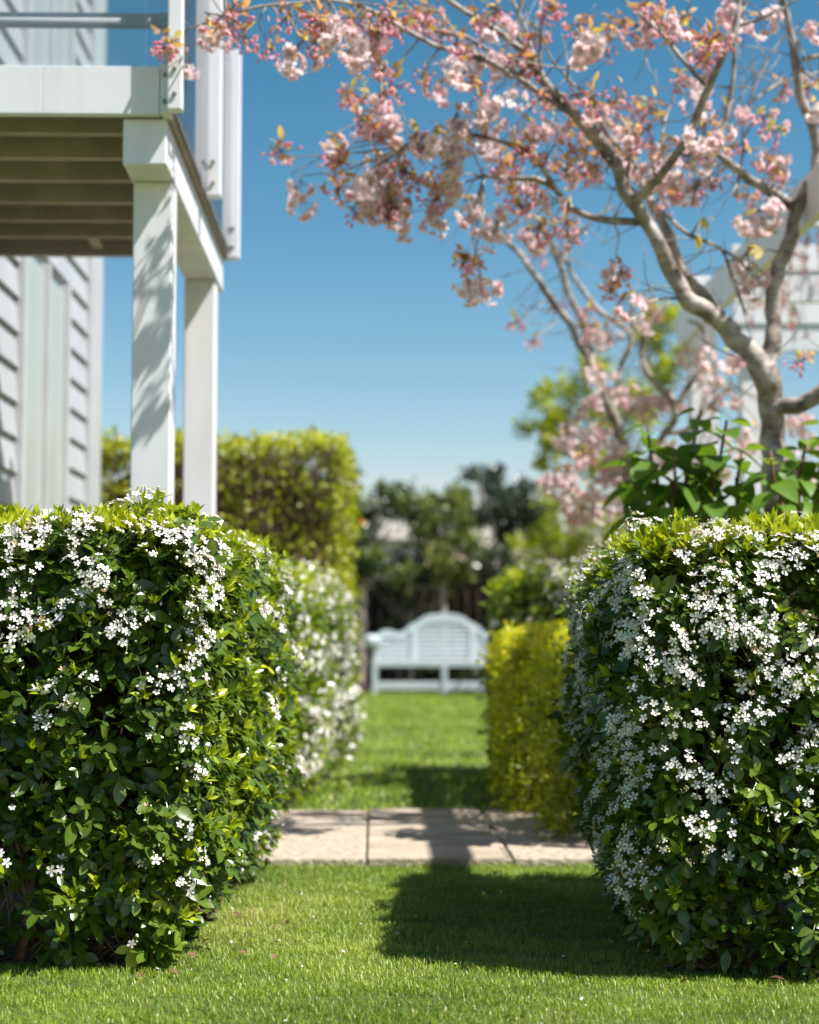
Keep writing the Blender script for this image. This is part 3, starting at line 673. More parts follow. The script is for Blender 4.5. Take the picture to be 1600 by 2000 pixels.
# balcony
bal = thing('balcony', 'raised white balcony on two square posts with glass balustrade, upper left', 'balcony', H(-.8, 6.03))
def bb(name, u0, u1, v0, v1, z0, z1, m='white', parent=None, bev=.005): return box(name, u0, u1, v0, v1, z0, z1, M[m], parent or bal, HM, bev)
bb('post', -.842, -.707, 5.82, 5.955, 0, 2.341); bb('post', -.846, -.713, 7.44, 7.572, 0, 2.341)
bb('side_beam', -.848, -.702, 5.604, 7.72, 2.342, 2.498)
bb('front_fascia', -2.9, -1.1105, 5.56, 5.60, 2.50, 2.662, bev=.002); bb('front_fascia', -1.110, -.722, 5.5605, 5.60, 2.50, 2.662, bev=.002)
bb('corner_block', -.718, -.682, 5.545, 5.62, 2.497, 2.668)
bb('side_fascia', -.722, -.684, 5.622, 7.80, 2.505, 2.655, 'joist')
bb('rear_fascia', -2.9, -.722, 7.70, 7.74, 2.505, 2.655, 'joist')
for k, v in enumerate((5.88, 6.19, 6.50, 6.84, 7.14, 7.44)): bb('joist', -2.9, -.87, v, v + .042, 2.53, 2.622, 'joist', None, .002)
u = -2.9
while u < -.74:
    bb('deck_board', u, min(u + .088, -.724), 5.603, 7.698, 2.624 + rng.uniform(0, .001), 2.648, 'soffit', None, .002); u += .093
box('brace', -1.62, -1.57, 5.61, 5.87, 2.535, 2.60, M['joist'], bal, HM, .003); box('brace', -1.29, -1.24, 7.49, 7.69, 2.535, 2.60, M['joist'], bal, HM, .003)
for v0, v1, u0, u1, z0 in ((5.50, 5.545, -.690, -.640, 2.497), (6.60, 6.66, -.672, -.614, 2.497), (7.67, 7.73, -.682, -.627, 2.49)):
    p_ = bb('baluster_post', u0, u1, v0, v1, z0, 3.46)
    for zz in (z0 + .045, z0 + .13): bb('bolt', (u0 + u1) / 2 - .007, (u0 + u1) / 2 + .007, v0 - .008, v0 - .0005, zz, zz + .014, 'bolt', p_, .003)
for zz in (2.53, 2.62): bb('bolt', -.708, -.692, 5.532, 5.5445, zz, zz + .014, 'bolt', None, .003)
for v0, v1 in ((5.56, 6.59), (6.67, 7.66)): bb('glass_panel', -.672, -.664, v0, v1, 2.51, 3.40, 'glass', None, 0)
bb('glass_panel', -2.9, -.70, 5.606, 5.614, 2.672, 3.40, 'glass', None, 0)
b = MB(); q0, q1 = H(-2.9, 5.64, 2.845), H(-.70, 5.64, 2.845); tube(b, [(*q0, .026), (*q1, .026)], 14, .5, straight=True); b.build('handrail', [M['white']], bal)
bb('rail_bracket', -.735, -.692, 5.615, 5.665, 2.822, 2.868, 'white')

# ------------------------------------------------------------------ pergola on the right
per = thing('pergola', 'white timber pergola with posts and long beam behind the cherry tree, right edge', 'pergola', H(1.69, 9.1))
bp_ = lambda name, u0, u1, v0, v1, z0, z1: box(name, u0, u1, v0, v1, z0, z1, M['white'], per, HM, .005)
bp_('side_beam', 1.655, 1.695, 4.65, 9.30, 2.36, 2.55)
bp_('post', 1.697, 1.84, 9.10, 9.245, 0, 2.52); bp_('post', 2.24, 2.38, 10.35, 10.49, 0, 2.51)
bp_('post', 3.7, 3.84, 10.35, 10.49, 0, 2.51)
bp_('post', 1.697, 1.84, 4.7, 4.845, 0, 2.52)
for k in range(4): bp_('frieze_board', 2.18, 4.4, 10.30 - .012 * (k % 2), 10.345, 2.515 + k * .165, 2.515 + (k + 1) * .165 - .003)
for k, v in enumerate((5.6, 7.3, 9.0)): bp_('rafter', 1.697, 4.4, v, v + .04, 2.56, 2.70)

# ------------------------------------------------------------------ bench
BX, BY, BYAW = P(868, 1355, 23.0)[0], 23.0, 0.0
BF = Matrix.Translation((BX, BY, 0)) @ Matrix.Rotation(math.radians(2), 4, 'Z')
bench = thing('garden_bench', 'pale blue-white garden bench with arched back and scroll arms on the lawn', 'bench', (BX, BY, 0))
def be(name, x0, x1, y0, y1, z0, z1, parent=None): return box(name, x0, x1, y0, y1, z0, z1, M['bench'], parent or bench, BF, .006)
for x in (-.97, -.035, .90): be('leg', x, x + .075, -.04, .035, 0, .66 if abs(x + .035) > .1 else .36)
for x in (-.97, .90): be('leg', x, x + .075, .50, .565, 0, .64)
be('front_rail', -.892, .897, -.03, .02, .365, .445); be('stretcher', -.892, .897, -.025, .015, .06, .165)
for k in range(5): be('seat_slat', -.97, .975, .03 + k * .092, .115 + k * .092, .447, .470)
TOP = [(-.97, .70), (-.97, .775), (-.90, .80), (-.86, .845), (-.80, .865), (-.72, .86), (-.66, .83), (-.60, .83), (-.54, .85), (-.49, .90), (-.44, .945), (-.38, .965), (-.34, .995), (-.28, 1.04), (-.18, 1.075), (0, 1.09)]
TOP = TOP[1:]; full = TOP + [(-x, z) for x, z in TOP[-2::-1]]
prism('back_top_rail', full + [(x, z - .10 - .02 * (abs(x) < .4)) for x, z in full[::-1]], .50, .55, M['bench'], bench, BF)
tx, tz = np.array([p[0] for p in full]), np.array([p[1] for p in full])
for x in (-.44, .36): be('back_stile', x, x + .085, .495, .555, .472, float(np.interp(x + .04, tx, tz)) - .09)
for x in (-.97, .885): be('back_stile', x, x + .085, .495, .5, .472, .70)
z = .49
while z < .98:
    for x0, x1 in ((-.89, -.445), (-.35, .355), (.45, .885)):
        xs = np.linspace(x0, x1, 41); ok = xs[np.interp(xs, tx, tz) - .085 > z + .02]
        if len(ok) > 5: be('back_slat', float(ok[0]), float(ok[-1]), .51, .53, z, z + .046)
    z += .062
for s in (-1, 1):
    x = s * .935
    an = np.linspace(-.6, 3.9, 15); out = [(-.06 + .10 * math.cos(a), .70 + .10 * math.sin(a)) for a in an]
    prof = [(.50, .655), (.50, .72), (.30, .725), (.10, .75)] + [(-.02 + .095 * math.cos(a), .70 + .095 * math.sin(a)) for a in np.linspace(.8, 5.6, 14)] + [(.10, .655)]
    n_ = len(prof); v = [(x - .06, y, zz) for y, zz in prof] + [(x + .06, y, zz) for y, zz in prof]
    me = bpy.data.meshes.new('armrest'); me.from_pydata(v, [], [tuple(range(n_)), tuple(range(2 * n_ - 1, n_ - 1, -1))] + [(i, i + n_, (i + 1) % n_ + n_, (i + 1) % n_) for i in range(n_)]); me.materials.append(M['bench']); me.update()
    link('armrest', me, bench, BF)
    b = MB(); q = BF @ Vector((s * 1.0, .02, .715)); q2 = BF @ Vector((s * 1.0, .5, .715))
    tube(b, [(*q, .085), (*q2, .085)], 16, .5, straight=True); b.build('arm_scroll', [M['bench']], bench)

# ------------------------------------------------------------------ fence and neighbour house
fence = thing('fence', 'black stained paling fence behind the bench', 'fence', (0, 26.6, 0))
for k in range(60):
    x = -5.2 + k * .17; box('paling', x, x + .168, 26.6 + rng.uniform(0, .008), 26.625, 0, 1.88 + rng.uniform(-.01, .01), M['fence'], fence, None, .003)
box('rail', -5.2, 5.0, 26.64, 26.69, .4, .5, M['fence'], fence, None, 0); box('rail', -5.2, 5.0, 26.64, 26.69, 1.5, 1.6, M['fence'], fence, None, 0)
nb = thing('neighbour_house', 'pale neighbouring house glimpsed through trees above the black fence', 'house', (-2.8, 34, 0))
box('wall', -4.6, -1.12, 33, 38, 0, 2.62, M['neighbour'], nb, None, 0)
prism('roof', [(-4.7, 2.62), (-1.02, 2.62), (-2.9, 2.74)], 32.8, 38.2, M['roof'], nb, None, 0)

# ------------------------------------------------------------------ leafy crowns in the background
def crown_tree(name, label, cat, d, trunk, clumps, mat, n_per, size, tints, group=None, seed=1, fruit=None, trunk_mat='bark', spread=1):
    r = np.random.default_rng(seed); base = P(*trunk[0][:2], d); base[2] = 0
    root = thing(name, label, cat, base, group)
    pts = [(*base, trunk[0][2])] + [(*P(x, y, d), rr) for x, y, rr in trunk[1:]]
    b = MB(); tube(b, pts, 8, .15, wob=.4); b.build('trunk', [M[trunk_mat]], root)
    top = np.array(pts[-1][:3]); b = MB(); br = MB()
    clumps = list(clumps) + [(px + r.normal(0, rad * .7), py + r.normal(0, rad * .6), rad * r.uniform(.5, .85), dd + r.normal(0, .3)) for px, py, rad, dd in clumps for _ in range(spread)]
    for (px, py, rad, dd) in clumps:
        c = P(px, py, d + dd); R_ = rad / F * d; k = max(20, int(1.2 * n_per * (rad / 40) ** 2))
        q = rand_dirs(k, r) * (r.uniform(size=k) ** .45)[:, None] * R_ * np.array((1, 1, .85)); q *= (1 + .35 * wave(q / R_, .8, seed + 2))[:, None]
        b.inst(QL, frames(rand_dirs(k, r), rand_dirs(k, r) * .9 + (0, 0, .7), r.uniform(size[0], size[1], k)), c + q, np.clip(r.normal(tints[0], tints[1], k) + .1 * r.normal(), 0, 1))
        s = np.array(pts[r.integers(max(1, len(pts) - 2), len(pts))][:3]); mid = (s + c) / 2 + r.normal(size=3) * .08 * R_
        tube(br, [(*s, .02), (*mid, .014), (*c, .006)], 5, .25)
    br.build('branches', [M[trunk_mat]], root); tag(b.build('crown', [mat], root), kind='stuff')
    if fruit:
        v, t = ball(10, 8)
        for px, py in fruit:
            bb_ = MB(); bb_.add(v * .04 + P(px, py, d - .5), t); bb_.build('fruit', [M['orange']], root)
    return root
TG = 'trees along the black fence'
crown_tree('dark_tree', 'broad dark evergreen filling the gap between the bench tree and the fence top', 'tree', 26.2, [(800, 1330, .06), (800, 1230, .06), (800, 1120, .05)], [(690, 1090, 40, 0), (700, 1130, 36, 0), (815, 1080, 40, 0), (840, 1110, 40, 0), (930, 1100, 40, 0), (970, 1090, 36, 0), (780, 1120, 36, 0), (740, 1130, 30, 0), (890, 1130, 36, 0), (1000, 1110, 36, 0), (820, 1010, 28, 0), (800, 985, 20, 0), (690, 1020, 36, 0), (910, 1000, 30, 0)], M['darkleaf'], 200, (.07, .12), (.5, .25), TG, 31, spread=1)
crown_tree('citrus_tree', 'small pale-trunked tree with orange fruit left of the bench', 'tree', 25.2, [(705, 1330, .075), (706, 1240, .07), (708, 1140, .06), (725, 1060, .04)], [(700, 1060, 38, 0), (725, 1000, 36, .3), (760, 985, 34, 0), (790, 960, 26, .2), (720, 1100, 34, -.2), (700, 1010, 30, .2), (770, 1130, 26, 0), (690, 1130, 26, 0), (745, 955, 20, 0)], M['backleaf'], 260, (.07, .12), (.42, .2), TG, 21, [(706, 1022)], spread=2)
crown_tree('garden_tree', 'olive-green tree standing right behind the bench centre', 'tree', 25.4, [(866, 1330, .06), (866, 1230, .055), (864, 1150, .05), (862, 1080, .035)], [(860, 1010, 40, 0), (830, 1040, 32, 0), (900, 1040, 36, .2), (925, 1070, 30, 0), (860, 1090, 36, -.2), (885, 970, 26, 0), (840, 975, 24, .2), (905, 1110, 24, 0), (870, 1130, 22, 0), (790, 1140, 16, 0)], M['backleaf'], 260, (.07, .12), (.55, .2), TG, 22, spread=2)
crown_tree('dark_tree', 'dark loose-crowned tree right of centre over the black fence', 'tree', 27.6, [(985, 1330, .09), (985, 1230, .08), (985, 1100, .07), (985, 1020, .05)], [(960, 960, 34, 0), (1000, 990, 42, 0), (1040, 1000, 40, .3), (940, 1010, 34, 0), (990, 1050, 40, 0), (1050, 1050, 36, 0), (930, 925, 20, 0), (970, 930, 18, 0), (1020, 955, 24, 0), (1075, 985, 30, 0), (1085, 1060, 36, 0)], M['darkleaf'], 230, (.08, .13), (.5, .22), TG, 23, spread=2)
crown_tree('dark_tree', 'dark tree peeping out past the right edge of the tall clipped hedge', 'tree', 27.0, [(640, 1330, .08), (640, 1200, .08), (650, 1000, .05)], [(665, 915, 26, 0), (650, 960, 36, 0), (670, 1000, 34, 0), (680, 960, 20, 0), (640, 1040, 40, 0), (600, 960, 40, 0)], M['darkleaf'], 230, (.07, .12), (.7, .2), TG, 24)
crown_tree('shrub', 'low dark shrub between the black fence and bench, on the left', 'shrub', 25.6, [(780, 1335, .03), (780, 1300, .02), (785, 1260, .01)], [(745, 1290, 34, 0), (790, 1250, 34, 0), (760, 1230, 26, 0), (820, 1290, 36, 0), (830, 1210, 24, 0), (720, 1270, 26, 0), (850, 1260, 26, 0), (700, 1300, 26, 0), (800, 1180, 18, 0)], M['backleaf'], 240, (.06, .10), (.3, .2), 'shrubs in front of the black fence', 25)
crown_tree('shrub', 'low dark shrub behind the right end of the bench', 'shrub', 25.8, [(940, 1335, .03), (940, 1300, .02), (945, 1270, .01)], [(900, 1320, 22, 0), (940, 1310, 30, 0), (990, 1290, 36, 0), (1030, 1270, 40, 0)], M['backleaf'], 200, (.06, .10), (.2, .14), 'shrubs in front of the black fence', 26)
crown_tree('lime_tree', 'bright lime-green leafy tree behind the blurred pink blossom', 'tree', 24.0, [(1215, 1250, .06), (1215, 1100, .055), (1210, 950, .05), (1200, 800, .03)], [(1050, 780, 26, 0), (1025, 835, 24, 0), (1085, 875, 40, 0), (1120, 760, 38, 0), (1160, 715, 34, 0), (1095, 820, 36, 0), (1270, 650, 42, .3), (1310, 615, 34, .3), (1290, 720, 36, .3), (1180, 800, 44, 0), (1250, 800, 46, 0), (1150, 880, 44, 0), (1330, 690, 30, .4), (1060, 905, 20, 0)], M['limeleaf'], 150, (.09, .15), (.55, .22), None, 27)
crown_tree('shrub', 'yellow-green rounded shrub between the dark tree and the flowering hedge, under pink blossom', 'shrub', 22.2, [(1090, 1300, .03), (1090, 1200, .03), (1090, 1100, .02)], [(1040, 1060, 34, 0), (1080, 1030, 40, 0), (1105, 1095, 44, 0), (1040, 1100, 30, 0), (1140, 1050, 44, 0), (1180, 1090, 50, 0), (1070, 980, 28, 0), (1120, 990, 34, 0), (1200, 1030, 44, 0)], M['limeleaf'], 150, (.06, .10), (.40, .2), None, 28)

# ------------------------------------------------------------------ cherry blossom pieces
def cherry_flower(b, c, nrm, s, r, tone):
    g1 = norm(np.cross(nrm, r.normal(size=3))); g2 = np.cross(nrm, g1); v0 = np.array([(0, 0, 0), (.55, .34, .07), (.55, -.34, .07), (1, .22, .0), (1, -.22, .0), (.6, 0, -.03)])
    t0 = [(0, 5, 1), (0, 2, 5), (1, 5, 3), (2, 4, 5), (5, 4, 3)]
    for ring, (k_, tilt, l_) in enumerate(((7, .15, 1), (6, .65, .85), (5, 1.1, .65))):
        for k in range(k_):
            a = k / k_ * 6.283 + ring * .5 + r.normal(0, .15); ti = tilt + r.normal(0, .14)
            f = (g1 * math.cos(a) + g2 * math.sin(a)) * math.cos(ti) + nrm * math.sin(ti); z = -(g1 * math.cos(a) + g2 * math.sin(a)) * math.sin(ti) + nrm * math.cos(ti); y = np.cross(z, f)
            Rm = np.stack([f, y, z], 1) * s * .5 * l_
            b.add(v0 @ Rm.T + c, t0, 0, float(np.clip(tone + r.normal(0, .14) - .10 * ring, 0, 1)))
BR = simple_leaf(.42, 3, .25, .2)
def hang_stalk(b, a, c, w=.0011):
    d_ = norm(np.cross(c - a, (0.2, 1, .1))) * w; e_ = norm(np.cross(c - a, d_)) * w
    b.add([a + d_, a - d_ * .5 + e_, a - d_ * .5 - e_, c + d_, c - d_ * .5 + e_, c - d_ * .5 - e_], [(0, 1, 4), (0, 4, 3), (1, 2, 5), (1, 5, 4), (2, 0, 3), (2, 3, 5)], 3, .5)
def pompon(seed):
    r = np.random.default_rng(seed); b = MB(); k = int(r.integers(7, 11)); tone = r.uniform(.65, 1.0)
    for i in range(k):
        d_ = norm(np.array((r.normal(), r.normal(), -.55 + r.normal() * .5))); c = d_ * r.uniform(.035, .062) + (0, 0, -.035)
        hang_stalk(b, np.zeros(3), c); cherry_flower(b, c, d_, r.uniform(.042, .054), r, tone)
    q = int(r.integers(1, 4)); b.inst(BR, frames(rand_dirs(q, r) + (0, 0, .4), rand_dirs(q, r), r.uniform(.03, .05, q)), np.zeros((q, 3)), r.uniform(0, 1, q), 2)
    return b.mesh('blossom_cluster', [M['pink'], M['pinkbud'], M['bronze'], M['red_stem']])
def budcluster(seed):
    r = np.random.default_rng(seed); b = MB(); bv, bt = ball(6, 4, .62, 1); k = int(r.integers(10, 16))
    for i in range(k):
        d_ = norm(np.array((r.normal() * .8, r.normal() * .8, -.7 + r.normal() * .6))); c = d_ * r.uniform(.03, .068); hang_stalk(b, np.zeros(3), c)
        if r.uniform() < .30: cherry_flower(b, c, d_, r.uniform(.022, .032), r, r.uniform(.15, .6))
        else:
            z = d_; x = norm(np.cross(z, r.normal(size=3))); Rm = np.stack([x, np.cross(z, x), z], 1) * r.uniform(.007, .011); b.add(bv @ Rm.T + c, bt, 1, float(r.uniform(.1, 1)))
    q = int(r.integers(6, 11)); lb = r.normal(size=(q, 3)) * .022
    for x_ in lb: hang_stalk(b, np.zeros(3), x_)
    b.inst(BR, frames(rand_dirs(q, r) + (0, 0, .5), rand_dirs(q, r) + (0, 0, .6), r.uniform(.03, .056, q)), lb, np.clip(r.normal(.45, .25, q), 0, 1), 2)
    return b.mesh('bud_cluster', [M['pink'], M['pinkbud'], M['bronze'], M['red_stem']])
def leaftuft(seed):
    r = np.random.default_rng(seed); b = MB(); q = 5
    b.inst(BR, frames(rand_dirs(q, r) * (1, 1, .4) + (0, 0, -.5), rand_dirs(q, r) * .4 + (0, 0, 1), r.uniform(.05, .075, q)), np.zeros((q, 3)), r.uniform(.6, 1, q), 2)
    return b.mesh('leaf_tuft', [M['pink'], M['pinkbud'], M['bronze'], M['red_stem']])
POM = [pompon(300 + k) for k in range(7)]; BDS = [budcluster(400 + k) for k in range(9)]; TUF = [leaftuft(500 + k) for k in range(3)]

def cherry(name, label, d0, limbs, blobs, seed, per, base_px, djit=.22, sides=9, group=None):
    r = np.random.default_rng(seed); base = P(*base_px, d0); base[2] = 0
    root = thing(name, label, 'tree', base, group); sk = []
    for li, (part, pts) in enumerate(limbs):
        q = np.array([(*P(x, y, d0 + dz), (.74 if rr > 30 else .64 if rr > 9 else .7) * rr / F * d0) for x, y, dz, rr in pts]); 
        if li == 0: q[0][2] = -.02
        b = MB(); tube(b, q, sides if q[0][3] > .01 else 6, .035, wob=.55); b.build(part, [M['bark']], root); sk.append(smooth_path(q, .05))
    sk = np.concatenate(sk); sx, sy, sd = to_px(sk[:, :3]); tw = MB(); n_put = 0
    for (px, py, typ, rad) in blobs:
        cnt = max(1, int(round(r.uniform(.2, .8) + per * (rad / 30) ** 1.5))); near = np.argmin((sx - px) ** 2 + (sy - py) ** 2); dbase = sd[near]; hub = P(px, py, dbase + r.normal(0, djit * .5))
        if math.hypot(sx[near] - px, sy[near] - py) > 6:
            s = sk[near]; mid = (s[:3] + hub) / 2 + r.normal(size=3) * .025 + (0, 0, .02); tube(tw, [(*s[:3], min(s[3], .0045)), (*mid, .003), (*hub, .0018)], 5, .04)
        for k in range(cnt):
            off = r.normal(size=3) * np.array((.5, .7, .45)) * rad / F * dbase; c = hub + off
            tube(tw, [(*hub, .0016), (*((hub + c) / 2 + (0, 0, .012)), .0014), (*c, .0011)], 4, .05)
            pk = typ
            if typ == 'B' and r.uniform() < .18: pk = 'P'
            if typ == 'P' and r.uniform() < .10: pk = 'B'
            lst, nm = {'P': (POM, 'blossom_cluster'), 'B': (BDS, 'bud_cluster'), 'L': (TUF, 'leaf_tuft')}[pk]
            Rm = rotz(r.uniform(0, 6.28)) @ rotx(r.normal(0, .3)) * r.uniform(.85, 1.2)
            link(nm, lst[r.integers(len(lst))], root, mat4(Rm, c)); n_put += 1
    for k in range(170):                                                  # bare fine twigs
        s0 = sk[r.integers(len(sk))]
        if s0[2] < 1.7: continue
        dv = norm(r.normal(size=3) + np.array((-.3, 0, .5))); ln = r.uniform(.12, .34); m0 = s0[:3] + dv * ln * .5 + r.normal(size=3) * .015; e0 = s0[:3] + dv * ln + (0, 0, r.uniform(-.04, .05))
        tube(tw, [(*s0[:3], .003), (*m0, .0022), (*e0, .0012)], 4, .05)
        if r.uniform() < .5: e1 = m0 + norm(dv + r.normal(size=3) * .6) * ln * .45; tube(tw, [(*m0, .002), (*((m0 + e1) / 2 + r.normal(size=3) * .008), .0015), (*e1, .001)], 4, .05)
    tag(tw.build('twigs', [M['bark']], root), kind='stuff')
    return root

LIMBS = [
 ('trunk', [(1508, 1240, 0, 42), (1512, 1010, 0, 38), (1508, 900, 0, 35), (1505, 810, 0, 33), (1496, 745, 0, 36), (1490, 715, 0, 30)]),
 ('limb', [(1496, 750, 0, 32), (1468, 690, -.02, 31), (1420, 640, -.05, 29), (1350, 590, -.1, 27), (1310, 540, -.1, 24), (1285, 480, -.15, 22), (1262, 440, -.15, 21), (1235, 385, -.2, 20), (1200, 320, -.2, 20), (1160, 260, -.25, 19), (1105, 205, -.25, 17), (1060, 155, -.25, 15), (1030, 105, -.25, 12), (985, 70, -.25, 9), (930, 30, -.25, 8), (880, 0, -.25, 7), (830, -40, -.25, 5)]),
 ('limb', [(1440, 655, .02, 20), (1395, 605, .1, 18), (1350, 540, .15, 17), (1310, 470, .2, 16), (1278, 400, .2, 14), (1255, 355, .25, 12), (1228, 300, .25, 9), (1190, 262, .3, 7), (1150, 200, .3, 5)]),
 ('limb', [(1490, 760, 0, 28), (1500, 670, .03, 26), (1512, 590, .05, 25), (1535, 500, .05, 23), (1555, 420, .1, 21), (1577, 370, .1, 19), (1596, 310, .1, 18), (1588, 255, .1, 17), (1568, 200, .1, 15), (1555, 130, .1, 14), (1549, 70, .1, 12), (1530, 10, .1, 10), (1515, -40, .1, 8)]),
 ('branch', [(1556, 402, .1, 17), (1500, 372, .05, 16), (1450, 342, 0, 14), (1405, 300, 0, 11), (1398, 285, .02, 9), (1412, 245, .05, 8), (1430, 170, .05, 7), (1437, 90, .05, 6), (1432, 40, .05, 4)]),
 ('branch', [(1242, 388, -.2, 15), (1300, 332, -.35, 13), (1340, 270, -.4, 12), (1375, 190, -.45, 11), (1410, 120, -.5, 10), (1438, 60, -.5, 9), (1443, 0, -.5, 8), (1447, -40, -.5, 6)]),
 ('branch', [(1378, 165, -.45, 6), (1330, 110, -.45, 5), (1290, 65, -.4, 5), (1250, 30, -.4, 4), (1215, -5, -.4, 3)]),
 ('branch', [(1440, 52, -.5, 5), (1490, 35, -.5, 4), (1530, 15, -.5, 4), (1560, -10, -.5, 3)]),
 ('branch', [(1250, 432, -.15, 12), (1170, 430, -.15, 11), (1115, 405, -.1, 10), (1085, 372, -.1, 9), (1050, 350, -.1, 9), (1000, 348, 0, 7), (945, 345, 0, 5)]),
 ('branch', [(1092, 382, -.1, 8), (1060, 330, -.15, 7), (1010, 290, -.2, 6), (950, 268, -.2, 5), (880, 255, -.2, 5), (830, 265, -.2, 4), (790, 285, -.2, 3)]),
 ('branch', [(1130, 232, -.25, 9), (1080, 200, -.25, 9), (1010, 150, -.3, 8), (950, 118, -.3, 8), (880, 100, -.45, 7), (820, 75, -.6, 6), (760, 40, -.7, 6), (700, 10, -.8, 5), (640, 0, -.8, 4), (560, 8, -.8, 4), (480, 20, -.8, 4), (400, 45, -.8, 3), (325, 70, -.8, 2)]),
 ('branch', [(1120, 215, -.2, 8), (1060, 185, -.1, 7), (990, 125, -.1, 6), (915, 75, -.1, 6), (850, 60, -.1, 5), (800, 20, -.1, 4), (770, -15, -.1, 3)]),
 ('branch', [(1055, 152, -.25, 6), (1056, 90, -.25, 5), (1062, 20, -.25, 4), (1066, -30, -.25, 4)]),
 ('branch', [(1020, 92, -.25, 5), (1012, 50, -.25, 4), (1022, -20, -.25, 4)]),
 ('branch', [(1048, 130, -.2, 7), (1030, 60, -.1, 5), (1012, 20, 0, 4), (990, -20, 0, 3)]),
 ('limb', [(1502, 830, 0, 24), (1530, 795, -.05, 28), (1572, 775, -.1, 26), (1620, 758, -.15, 24), (1680, 715, -.2, 20)]),
 ('branch', [(1342, 585, -.1, 5), (1300, 582, -.12, 4), (1268, 590, -.15, 3), (1240, 588, -.2, 2)]),
 ('branch', [(1282, 402, .2, 7), (1310, 430, .1, 6), (1350, 460, .05, 6), (1400, 480, 0, 5), (1440, 505, 0, 4), (1462, 530, 0, 3)]),
 ('branch', [(1410, 485, 0, 4), (1440, 560, .1, 5), (1455, 610, .15, 4)]),
 ('branch', [(1260, 440, -.15, 8), (1245, 395, 0, 6), (1225, 350, .1, 5), (1180, 300, .2, 4), (1120, 260, .2, 3), (1070, 235, .2, 3)]),
 ('branch', [(1270, 380, -.2, 5), (1290, 300, -.1, 4), (1300, 230, 0, 4), (1320, 180, .05, 3), (1350, 120, .05, 2)]),
 ('branch', [(1225, 350, -.2, 5), (1232, 280, -.25, 4), (1210, 230, -.25, 4), (1150, 190, -.3, 3), (1080, 120, -.3, 3), (1060, 70, -.3, 2)]),
 ('branch', [(1106, 160, -.3, 4), (1120, 110, -.3, 4), (1170, 85, -.3, 3), (1240, 60, -.3, 2)]),
 ('branch', [(1556, 130, .1, 5), (1590, 150, .1, 4), (1630, 165, .1, 4)]), ('branch', [(1570, 115, .1, 8), (1610, 108, .1, 7), (1660, 90, .1, 6)]),
 ('branch', [(1440, 385, .15, 4), (1450, 300, .15, 4), (1455, 220, .15, 3), (1510, 100, .2, 3), (1560, 50, .2, 2)]),
 ('branch', [(1350, 400, .2, 4), (1400, 260, .2, 4), (1450, 215, .2, 4), (1520, 165, .25, 4), (1600, 140, .3, 3)]),
]
